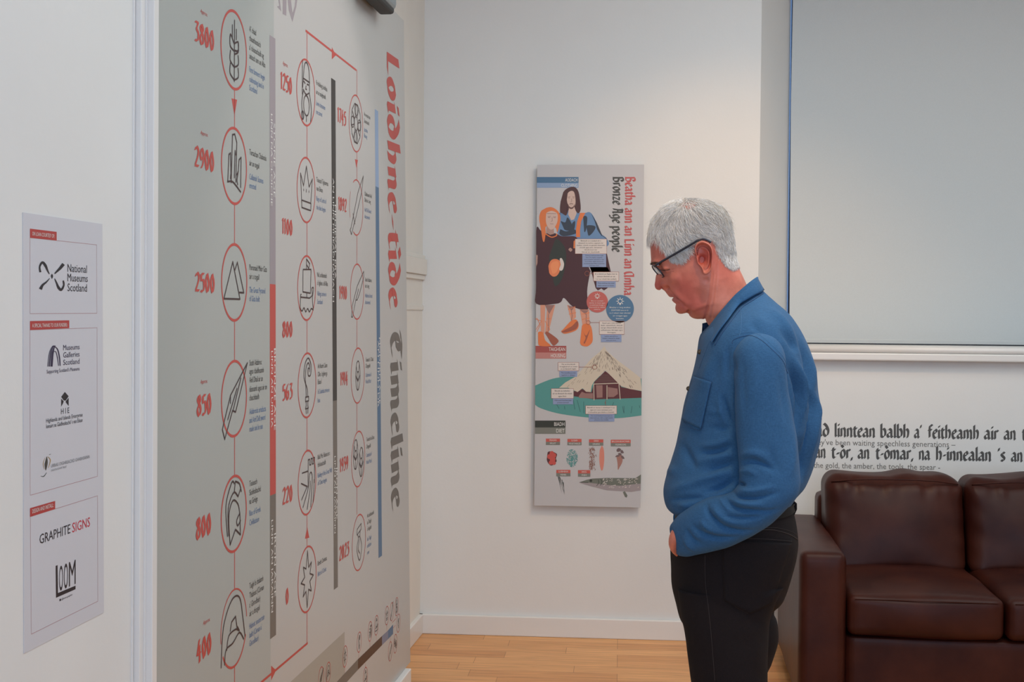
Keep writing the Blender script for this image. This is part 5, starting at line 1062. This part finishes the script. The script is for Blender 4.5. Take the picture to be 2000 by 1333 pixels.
# collar
def collar(far=False):
    T = [(1479,541.5,0),(1476,542.5,.03),(1463,552,.058),(1447,566,.070),(1432,580,.073),(1409,606,.066),(1390,630,.048),(1376,648,.024)]
    D = [(1493,567,0),(1489,570,.045),(1473,583,.078),(1458,592.5,.092),(1445.5,601.5,.100),(1424,630,.098),(1407.5,652,.088),(1395,672,.066)]
    I = [(1472,562,0),(1468,563,.028),(1456,572,.052),(1442,586,.062),(1428,600,.064),(1406,625,.058),(1390,648,.042),(1380,660,.022)]
    if far: T[-2:] = [(1388,627,.046), (1371,633,.022)]; D[-2:] = [(1396,650,.088), (1368,657,.052)]; I[-1] = (1377,652,.022)
    m = 40; t, d, i_ = (np.array([Pp(*p) for p in catm(A, m)]) for A in (T, D, I))
    for j in range(m):
        if j > m*.14 and not far:
            p = catm(D, m)[j]; q = onsurf(SB, p[0], p[1], .0065)
            if q is not None: k_ = min(1, (j/m-.14)/.12); d[j] = d[j]*(1-k_)+q*k_
    rows = [i_]
    out = (t-i_)
    for u in np.linspace(.25, 1, 4): rows.append(i_*(1-u)+t*u)
    rows.append(t*.9+d*.1+np.array([0, 0, .0035])+PN*.0015)
    for u in np.linspace(.2, 1, 7): rows.append(t*(1-u)+d*u+PN*(.004*math.sin(u*3.14))+PR*0)
    rows.append(d-PN*.004+zz*.001); rows.append(d*.8+t*.2-PN*.007)
    V = np.array(rows); n = len(V)
    F = [(i*m+j, i*m+j+1, (i+1)*m+j+1, (i+1)*m+j) for i in range(n-1) for j in range(m-1)]
    return V.reshape(-1, 3), F
cV, cF = collar(); kc = len(cV); fV, _ = collar(True)
col_ = child('collar', np.vstack([cV, mirror(fV)]), list(cF)+[tuple(i+kc for i in f[::-1]) for f in cF], M_SHIRT, shirt)
recalc(col_)
seam('collar_edge', SB, [(1491,573),(1474,585),(1459,594.5),(1447,604),(1425,632),(1409,654),(1396.5,675)], 2.2, M_SEAM, .0008, col_)
# ---------------- trousers
HIP = [
 (1323,996,1548,984,.158,.44,.44), (1320,1008,1550,1000,.160,.44,.44), (1314,1030,1555,1022,.164,.43,.43), (1310,1058,1559,1048,.168,.43,.42), (1309.5,1078,1559,1068,.171,.43,.42), (1311,1104,1553,1100,.173,.43,.42), (1313,1138,1543,1133,.173,.43,.42), (1320.5,1172,1530,1166,.171,.43,.43), (1329,1204,1509,1190,.160,.44,.46), (1345,1222,1495,1206,.13,.45,.5)]
n_p, k_p = 90, 130
hV, hF = loft(HIP, n_p, k_p); hN = outward(hV, hF)
LEGN = [(1324,1150,1530,1146,.082,.42,.42,.088), (1330,1202,1508,1200,.086,.42,.42,.090), (1336.5,1230,1502,1232,.087,.42,.42,.092), (1344,1284,1499.5,1285,.086,.42,.42,.094), (1350,1333,1499,1333,.083,.42,.42,.096), (1362,1420,1500,1420,.078,.44,.44,.098), (1376,1510,1502,1510,.072,.45,.45,.100), (1388,1600,1512,1600,.069,.45,.45,.102), (1400,1700,1518,1700,.066,.45,.45,.103), (1408,1800,1520,1800,.063,.45,.45,.104), (1408,1895,1522,1905,.064,.45,.45,.105)]
LEGF = [(1324,1150,1530,1146,.080,.42,.42,-.088), (1336,1198,1512,1194,.084,.42,.42,-.090), (1348,1215,1517,1214,.086,.42,.42,-.092), (1352,1236,1519.5,1236,.086,.42,.42,-.092), (1354,1258,1518,1258,.084,.42,.42,-.094), (1356,1291,1508,1293,.082,.42,.42,-.094), (1360,1333,1494,1333,.080,.42,.42,-.096), (1366,1420,1496,1420,.076,.44,.44,-.098), (1372,1510,1496,1510,.072,.45,.45,-.100), (1380,1600,1502,1600,.069,.45,.45,-.102), (1388,1700,1506,1700,.066,.45,.45,-.103), (1394,1780,1508,1780,.063,.45,.45,-.104), (1394,1845,1508,1855,.064,.45,.45,-.105)]
lV, lF = loft(LEGN, 90, 72); gV, gF = loft(LEGF, 90, 72)
H_ST = [([(1312,1085),(1330,1082),(1352,1090)], 4, 3, 2), ([(1509,1188),(1488,1200),(1450,1206)], 5, -4, -1.5), ([(1500,1212),(1480,1218)], 6, -2, -1), ([(1530,1165),(1512,1190)], 6, 2, 2), ([(1425,1090),(1412,1150)], 10, -2, -2), ([(1555,1060),(1545,1110),(1520,1160)], 5, 2, 2)]
L_ST = [([(1380,1140),(1388,1230),(1394,1330)], 3, 1.4, 1.2), ([(1460,1210),(1490,1222)], 7, -3, -2), ([(1440,1240),(1470,1280)], 12, -2, -2), ([(1350,1240),(1362,1300)], 9, -1.5, -1.5), ([(1480,1240),(1474,1320)], 8, 2, 2)]
hV = fold(hV, hN, H_ST, 1); lV = fold(lV, outward(lV, lF), L_ST, 1)
def jit(V, F, s):
    X = V.reshape(-1, 3); return X+outward(V, F)*(gnoise(X, 30, s)*.0016)[:, None]
a, b, c_ = jit(hV, hF, 21), jit(lV, lF, 22), jit(gV, gF, 23)
ka, kb = len(a), len(b)
jeans = recalc(child('black_jeans', np.vstack([a, b, c_]), list(hF)+[tuple(i+ka for i in f) for f in lF]+[tuple(i+ka+kb for i in f) for f in gF], M_JEAN))
JB = bvh(jeans)
pv, pf = patch(JB, quad((1411.,1059.),(1546.,1062.),(1512.,1168.),(1415.,1173.)), 18, 20, .0018)
def bpocket(u, v):
    p = quad((1411.,1056.),(1545.,1062.),(1508.,1172.),(1415.,1172.))(u, v); k = max(0, v-.0)
    return p + np.array([0, 28*v**3*(1-abs(2*u*.93-1.0)**1.2)])
pv, pf = patch(JB, bpocket, 24, 24, .0018)
bpk = child('back_pocket', pv, pf, M_JEAN, jeans); md = bpk.modifiers.new('thick', 'SOLIDIFY'); md.thickness = .0016
pc = [tuple(bpocket(u, v)) for u, v in [(0,.02),(0,.3),(0,.6),(.0,.98),(.25,1),(.48,1),(.75,1),(.985,.98),(.985,.6),(.985,.3),(.985,.02)]]
seam('pocket_stitching', JB, [pc[0], pc[1], pc[2], pc[3]], .9, M_STITCH, .0022, bpk); seam('pocket_stitching', JB, [pc[3], pc[4], pc[5]], 1.0, M_STITCH, .0022, bpk); seam('pocket_stitching', JB, [pc[5], pc[6], pc[7]], 1.0, M_STITCH, .0022, bpk); seam('pocket_stitching', JB, [pc[7], pc[8], pc[9], pc[10]], 1.3, M_STITCH, .0022, bpk)
seam('pocket_stitching', JB, [(1452,1052),(1500,1054),(1545,1058)], .9, M_STITCH, .0022, bpk); seam('pocket_stitching', JB, [(1440,1060),(1500,1061.5),(1540,1064)], .7, M_STITCH, .0022, bpk)
seam('yoke_seam', JB, [(1478,1036),(1510,1036),(1540,1044),(1557,1054)], 1.6, M_STITCH, .0004, jeans); seam('yoke_seam', JB, [(1495,1031.5),(1520,1032),(1545,1039),(1557,1047)], .9, M_STITCH, .0004, jeans)
seam('side_seam', JB, [(1377,1085),(1378,1140),(1384,1190),(1389,1240),(1393,1290),(1396,1330)], 1.0, M_STITCH, .0004, jeans)
# belt and loop
G = Geo(); M_BELT = mat('black_belt_leather', (14, 11, 11), .6, spec=.2)
bV, bF = loft([(1321.5,995,1550,981,.161,.44,.44), (1318,1010,1553,996,.165,.44,.44)], 4, 90, cap0=False, cap1=False); recalc(child('belt', bV, bF, M_BELT))
G = Geo(); tube(G, [Pp(x, y, .02) for x, y in ((1548,980),(1554,985),(1554,995),(1549,1006))], .0032, 8); child('belt_loop', G.v, G.f, M_JEAN, jeans)
# ---------------- hidden body under the clothes, hands in the pockets
for rows, n, k, ins in ((TORSO[2:], 40, 40, .03), (HIP, 24, 40, .028), (LEGN, 40, 28, .024), (LEGF, 40, 28, .024)):
    v, f = loft(rows, n, k, inset=ins); add_body(v, f)
v, f = sleeve(SL[3:20], 50, 24, inset=.024); add_body(v, f); add_body(mirror(v.reshape(-1, 3)), [q[::-1] for q in f])
def hand():
    G = Geo()
    def P(x, y, w): return Pp(x, y, w)
    # wrist and palm: flattened loft
    pts = [(1338,1036,.122,.020,.026), (1326,1045,.110,.018,.030), (1320.5,1055,.092,.0145,.032), (1323.5,1066,.060,.0125,.032), (1331,1078,.030,.0125,.033), (1336,1100,.024,.0125,.036), (1338,1126,.026,.012,.035), (1341,1138,.026,.010,.033)]
    R = catm(pts, 26); k = 24; vs = []
    C3 = np.array([P(*r[:3]) for r in R]); T = np.gradient(C3, axis=0); T /= np.linalg.norm(T, axis=1)[:, None]
    for c, t, r in zip(C3, T, R):
        u = np.cross(t, PN); u /= np.linalg.norm(u); v = np.cross(t, u)
        for j in range(k): a = 2*math.pi*j/k; vs.append(c+u*r[3]*math.cos(a)+v*r[4]*math.sin(a))
    G.add(vs, [(i*k+j, i*k+(j+1) % k, (i+1)*k+(j+1) % k, (i+1)*k+j) for i in range(25) for j in range(k)]+[tuple(range(k))[::-1], tuple(25*k+j for j in range(k))])
    for w0, ln, r in ((.000, 58, .0085), (.018, 68, .009), (.035, 64, .009), (.050, 50, .008)):
        tube(G, [P(*p) for p in catm([(1335,1112,w0), (1340,1136,w0), (1345,1136+ln*.45,w0-.004), (1352,1136+ln*.8,w0-.010), (1358,1136+ln,w0-.014)], 14)], list(np.linspace(r, r*.8, 12))+[r*.62, r*.2], 12)
    tube(G, [P(*p) for p in catm([(1332,1084,.016), (1340,1098,.002), (1347,1116,-.004), (1354,1132,-.006)], 12)], [.011, .0115, .0115, .011, .0105, .010, .010, .0098, .0092, .0085, .0065, .003], 12)
    return np.array(G.v), G.f
hV2, hF2 = hand(); add_body(hV2, hF2); add_body(mirror(hV2), [q[::-1] for q in hF2])
body = recalc(child('body', np.vstack(bodyV), [f for fs in bodyF for f in fs], M_SKIN)); complexion(body.data, np.vstack(bodyV))
HB = bvh(body)
# ---------------- shoes
M_SHOE = mat('dark_leather_shoe', (40, 34, 32), .45); M_SOLE = mat('dark_rubber_sole', (30, 28, 28), .7)
def shoe(w0, cxp, yp):
    A = Pp(cxp, yp, w0); A[2] = 0; fdir = -PR
    G = Geo(); k = 28; L = .30; n = 30; vs = []
    for i in range(n):
        t = i/(n-1); x = -.09+L*t; ww = .036+.014*math.sin(min(1, t*1.25)*math.pi*.8)
        ww *= math.sqrt(max(.02, 1-max(0, (t-.8)/.205)**2)) if t > .8 else (math.sqrt(max(.02, 1-((.12-t)/.125)**2)) if t < .12 else 1)
        hh = np.interp(t, [0, .1, .25, .42, .6, .8, .95, 1], [.05, .085, .10, .088, .062, .05, .04, .018])
        for j in range(k):
            a = 2*math.pi*j/k; y = math.cos(a)*ww; z = .014+max(0, math.sin(a))**.8*hh if math.sin(a) > 0 else .014+math.sin(a)*.004
            vs.append(A+fdir*x+PN*y+zz*z)
    G.add(vs, [(i*k+j, i*k+(j+1) % k, (i+1)*k+(j+1) % k, (i+1)*k+j) for i in range(n-1) for j in range(k)]+[tuple(range(k))[::-1], tuple((n-1)*k+j for j in range(k))])
    so_ = recalc(child('shoe', G.v, G.f, M_SHOE))
    G = Geo(); ring_ = []
    for i in range(40):
        a = 2*math.pi*i/40; x = .06+.152*math.cos(a); y = .046*math.sin(a)*(1-.12*math.cos(a)*-1); ring_.append((x, y))
    G.add([A+fdir*x+PN*y for x, y in ring_]+[A+fdir*x+PN*y+zz*.018 for x, y in ring_], [tuple(range(40))[::-1], tuple(range(40, 80))]+[(i, (i+1) % 40, 40+(i+1) % 40, 40+i) for i in range(40)])
    recalc(child('sole', G.v, G.f, M_SOLE, so_, False))
shoe(.105, 1462, 1900); shoe(-.105, 1450, 1850)
# ---------------- glasses
gl = None
M_FR = mat('dark_blue_acetate', (28, 32, 46), .3); M_LENS = bpy.data.materials.new('spectacle_lens'); M_LENS.use_nodes = True
b_ = M_LENS.node_tree.nodes['Principled BSDF']; b_.inputs['Transmission Weight'].default_value = 1; b_.inputs['Roughness'].default_value = .02; b_.inputs['IOR'].default_value = 1.5; b_.inputs['Base Color'].default_value = (.9, .95, 1, 1)
def glasses():
    G = Geo(); L = Geo()
    for sgn in (1, -1):
        c = Pp(1286.5, 531.5, 0)+PN*sgn*.034; ax1 = (Pp(1295.5, 542.5, 0)-Pp(1276.5, 520.5, 0))/2
        ax2 = PN*sgn*.0235+PR*.0062-zz*.0; n = np.cross(ax1, ax2); n /= np.linalg.norm(n)
        R_ = [c+ax1*math.copysign(abs(math.cos(a))**.85, math.cos(a))+ax2*math.copysign(abs(math.sin(a))**.85, math.sin(a)) for a in np.linspace(0, 2*math.pi, 49)]
        tube(G, R_, .0017, 8, caps=False)
        k = len(L.v); vs = [c+n*.0012]+R_[:-1]; L.add(vs, [(0, i+1, (i+1) % 48+1) for i in range(48)]); L.add([c-n*.0006]+[p-n*.0014 for p in R_[:-1]], [(0, (i+1) % 48+1, i+1) for i in range(48)])
        T = [Pp(1281.5,522.5,0)+PN*sgn*.0555, Pp(1285,519.5,0)+PN*sgn*.063, Pp(1296,513.2,0)+PN*sgn*.069, Pp(1325,497,0)+PN*sgn*.079, Pp(1355,479.8,0)+PN*sgn*.086, Pp(1364,474.5,0)+PN*sgn*.088, Pp(1374,471.2,0)+PN*sgn*.085, Pp(1383,473.5,0)+PN*sgn*.083, Pp(1390,477.5,0)+PN*sgn*.082]
        tube(G, catm(T, 40), .0024, 8)
    m0 = Pp(1279.5, 525, 0); tube(G, catm([m0+PN*.0125+PR*.002, m0+PN*.005-PR*.001, m0-PN*.005-PR*.001, m0-PN*.0125+PR*.002], 10), .0018, 8)
    fr = child('glasses', G.v, G.f, M_FR); child('lens', L.v, L.f, M_LENS, fr)
    G = Geo(); q = Pp(1285.5, 518.8, .0645); tube(G, [q-PR*.002, q+PR*.002+zz*.001], .0016, 8); child('hinge', G.v, G.f, mat('silver_hinge', (150, 152, 160), .3, metal=.8), fr)
glasses()
# ---------------- hair: many fine locks lying on the scalp
M_HAIR = mat('grey_white_hair', (232, 231, 230), .55, noise=.12, nscale=70); M_HAIRD = mat('darker_grey_hair', (200, 192, 182), .6, noise=.1, nscale=60)
M_BROW = mat('brown_grey_brow', (92, 74, 62), .6)
hairline = [(1266,455),(1272,462),(1282,458),(1290,466),(1292,482),(1300,496),(1306,508),(1318,513),(1332,514),(1342,505),(1350,490),(1354,478),(1364,466),(1382,466),(1393,474),(1397,488),(1404,500),(1411,510),(1419,519),(1427,525),(1436,523),(1447,514),(1452,500),(1452,430),(1430,395),(1380,375),(1320,375),(1270,410),(1255,440)]
def inside(px, poly):
    x, y = px; c = False; n = len(poly)
    for i in range(n):
        x1, y1 = poly[i]; x2, y2 = poly[(i+1) % n]
        if (y1 > y) != (y2 > y) and x < (x2-x1)*(y-y1)/(y2-y1)+x1: c = not c
    return c
FLOW = [  # direction of the combed hair at points of his left side (px)
 (1275,445,-.75,.65),(1292,425,-.5,.85),(1290,460,.05,1),(1305,440,.1,1),(1300,480,.45,.9),(1318,495,.75,.65),(1320,455,.6,.8),(1345,470,.95,.3),(1345,440,.85,.5),(1340,415,.3,.6),(1320,402,-.8,.3),(1300,408,-.85,.5),(1345,398,.1,.3),(1372,400,.8,.35),(1380,430,.85,.5),(1375,460,.95,.25),(1400,415,.75,.65),(1405,450,.75,.65),(1395,475,.7,.7),(1420,430,.5,.85),(1425,470,.35,.95),(1410,500,.3,.95),(1430,510,.25,.97),(1438,490,.25,.97)]
FP = np.array(FLOW)
def flow(p):
    d = np.hypot(FP[:, 0]-p[0], FP[:, 1]-p[1]); w_ = 1/(d**2+30); v = np.array([(w_*FP[:, 2]).sum(), (w_*FP[:, 3]).sum()]); return v/np.linalg.norm(v)
def hair():
    keep_ = np.where(ridx < 34)[0][::2]; skull = HV[keep_][:, ::3]; n_, m_ = skull.shape[:2]; fs = [(i*m_+j, i*m_+(j+1) % m_, (i+1)*m_+(j+1) % m_, (i+1)*m_+j) for i in range(n_-1) for j in range(m_)]; X = skull.reshape(-1, 3); Nn = outward(skull, fs)
    G = Geo(); GD = Geo(); r = np.random.default_rng(11)
    B = BVHTree.FromPolygons([tuple(v) for v in X], fs)
    cen = Pp(1352, 470, 0)
    def surf(q):
        loc, nn, _, _ = B.find_nearest(Vector(q)); loc = np.array(loc); nn = np.array(nn)
        if (loc-cen)@nn < 0: nn = -nn
        return loc, nn
    cnt = 0; tries = 0
    TOT = 17000
    while cnt < TOT and tries < 120000:
        tries += 1; i = r.integers(len(X)); p = X[i]+r.normal(size=3)*.0015; side = 1 if (p-PO)@PN > 0 else -1
        if side < 0 and r.random() < .6: continue
        pm = p if side > 0 else mirror(p[None])[0]; px = project(pm)
        if not inside(px, hairline): continue
        bald = math.exp(-((px[0]-1345)/10)**2-((px[1]-401)/7)**2)
        if r.random() < bald*.8: continue
        loc, nn = surf(p)
        fv = flow(px)+r.normal(size=2)*.26; fv /= np.linalg.norm(fv)
        short = px[1] > 492 or (px[0] > 1400 and px[1] > 478)
        ln = r.uniform(.012, .022) if short else r.uniform(.02, .036)
        if px[1] < 405: ln *= .85
        if not inside(px+fv*ln/.00114*.85, hairline) and not (px[0] < 1300 and px[1] < 470) and px[1] > 400: ln *= .5
        top = max(0, min(1, (430-px[1])/40)); loft_ = (.0026 if short else .0045+.0045*top)*r.uniform(.5, 1.5)
        front = px[0] < 1290 and px[1] < 460
        if front: loft_ *= 1.3; ln *= 1.0
        d3 = PR*fv[0]-zz*fv[1]; d3 = d3-nn*(d3@nn); L = np.linalg.norm(d3)
        if L < .2: d3 = d3+PN*side*.0+PR*.2; d3 = d3-nn*(d3@nn); L = np.linalg.norm(d3)
        d3 /= L+1e-9; curl = np.cross(nn, d3)*r.normal()*.4
        pts = []; q = loc.copy(); steps = 6
        for s_ in range(steps):
            t = s_/(steps-1); lq, nq = surf(q); pts.append(lq+nq*(-.001+loft_*math.sin(min(1., t*1.25+.12)*math.pi*.62)+ (.002 if front else 0)*t))
            dd = d3+curl*t; dd = dd-nq*(dd@nq)*.9; q = lq+dd/np.linalg.norm(dd)*ln/(steps-1)
        wv = .00026 if r.random() < .7 else .00036
        tgt = G if r.random() < (.62 if px[1] < 425 and px[0] > 1365 else .8 if px[1] > 425 else .74) else GD
        tube(tgt, pts, [wv*.8, wv, wv, wv*.9, wv*.6, wv*.15], 3, caps=False); cnt += 1
    for _ in range(420):
        x0 = r.uniform(1270, 1434); y0 = np.interp(x0, [1268, 1280, 1300, 1330, 1370, 1400, 1425, 1436], [452, 424, 404, 396, 397, 402, 420, 446])+r.uniform(0, 7)
        loc, nn = surf(Pp(x0, y0, r.normal()*.03)); fv = flow((x0, y0))+r.normal(size=2)*.8; d3 = PR*fv[0]-zz*fv[1]+PN*r.normal()*.5; d3 = d3-nn*(d3@nn); d3 /= np.linalg.norm(d3)+1e-9
        ln = r.uniform(.014, .03); up_ = r.uniform(.25, .75); pts = [loc+nn*(.003+ln*up_*(t-.45*t*t))+d3*ln*t for t in np.linspace(0, 1, 6)]
        tube(G if r.random() < .7 else GD, pts, [.0002]*4+[.00014, .00005], 3, caps=False)
    # thin underlayer of short hair hugging the scalp
    vs = []; keep = []
    for j, (x, nrm) in enumerate(zip(X, Nn)):
        side = 1 if (x-PO)@PN > 0 else -1; px = project(x if side > 0 else mirror(x[None])[0])
        bald = math.exp(-((px[0]-1345)/14)**2-((px[1]-401)/9)**2)
        keep.append(inside(px+np.array([0., 0.]), hairline) and bald < .45); vs.append(x+nrm*.0003)
    ff = [f for f in fs if len(f) == 4 and all(keep[i] for i in f)]
    ho = child('hair', G.v, G.f, M_HAIR); child('darker_strand', GD.v, GD.f, M_HAIRD, ho); child('hair_underlayer', vs, ff, mat('grey_under_hair', (196, 186, 180), .8, noise=.25, nscale=220), ho)
hair()
def brow():
    G = Geo(); r = np.random.default_rng(4)
    for s_ in (1, -1):
        for i in range(190):
            t = r.random(); x = 1273+17*t; y = 515-1.5*math.sin(t*3.1)+r.normal()*1.1; q = onsurf(HB, x, y, .0004)
            if q is None: continue
            d = PR*(.8*r.normal()*.3+.5)-PR*.9*(1-t)+zz*(.1-.5*r.random())+PN*.25; d /= np.linalg.norm(d); e = q+d*r.uniform(.003, .0055)+PN*.0006
            pts = np.array([q, (q+e)/2+PN*.0008-PR*.0006, e]);
            if s_ < 0: pts = mirror(pts)
            tube(G, pts, [.0003, .0003, .0001], 3, caps=False)
    child('eyebrow', G.v, G.f, M_BROW)
    for s_ in (1, -1):
        P = [onsurf(HB, x, y, .0003) for x, y in ((1289,527.2),(1294,528.3),(1299,528.6),(1304,527.8),(1309,526.2))]; P = np.array([p for p in P if p is not None])
        if s_ < 0: P = mirror(P)
        G = Geo(); tube(G, catm(P, 12), [.0002]+[.0007]*10+[.0002], 6); child('eyelash', G.v, G.f, M_BROW)
brow()
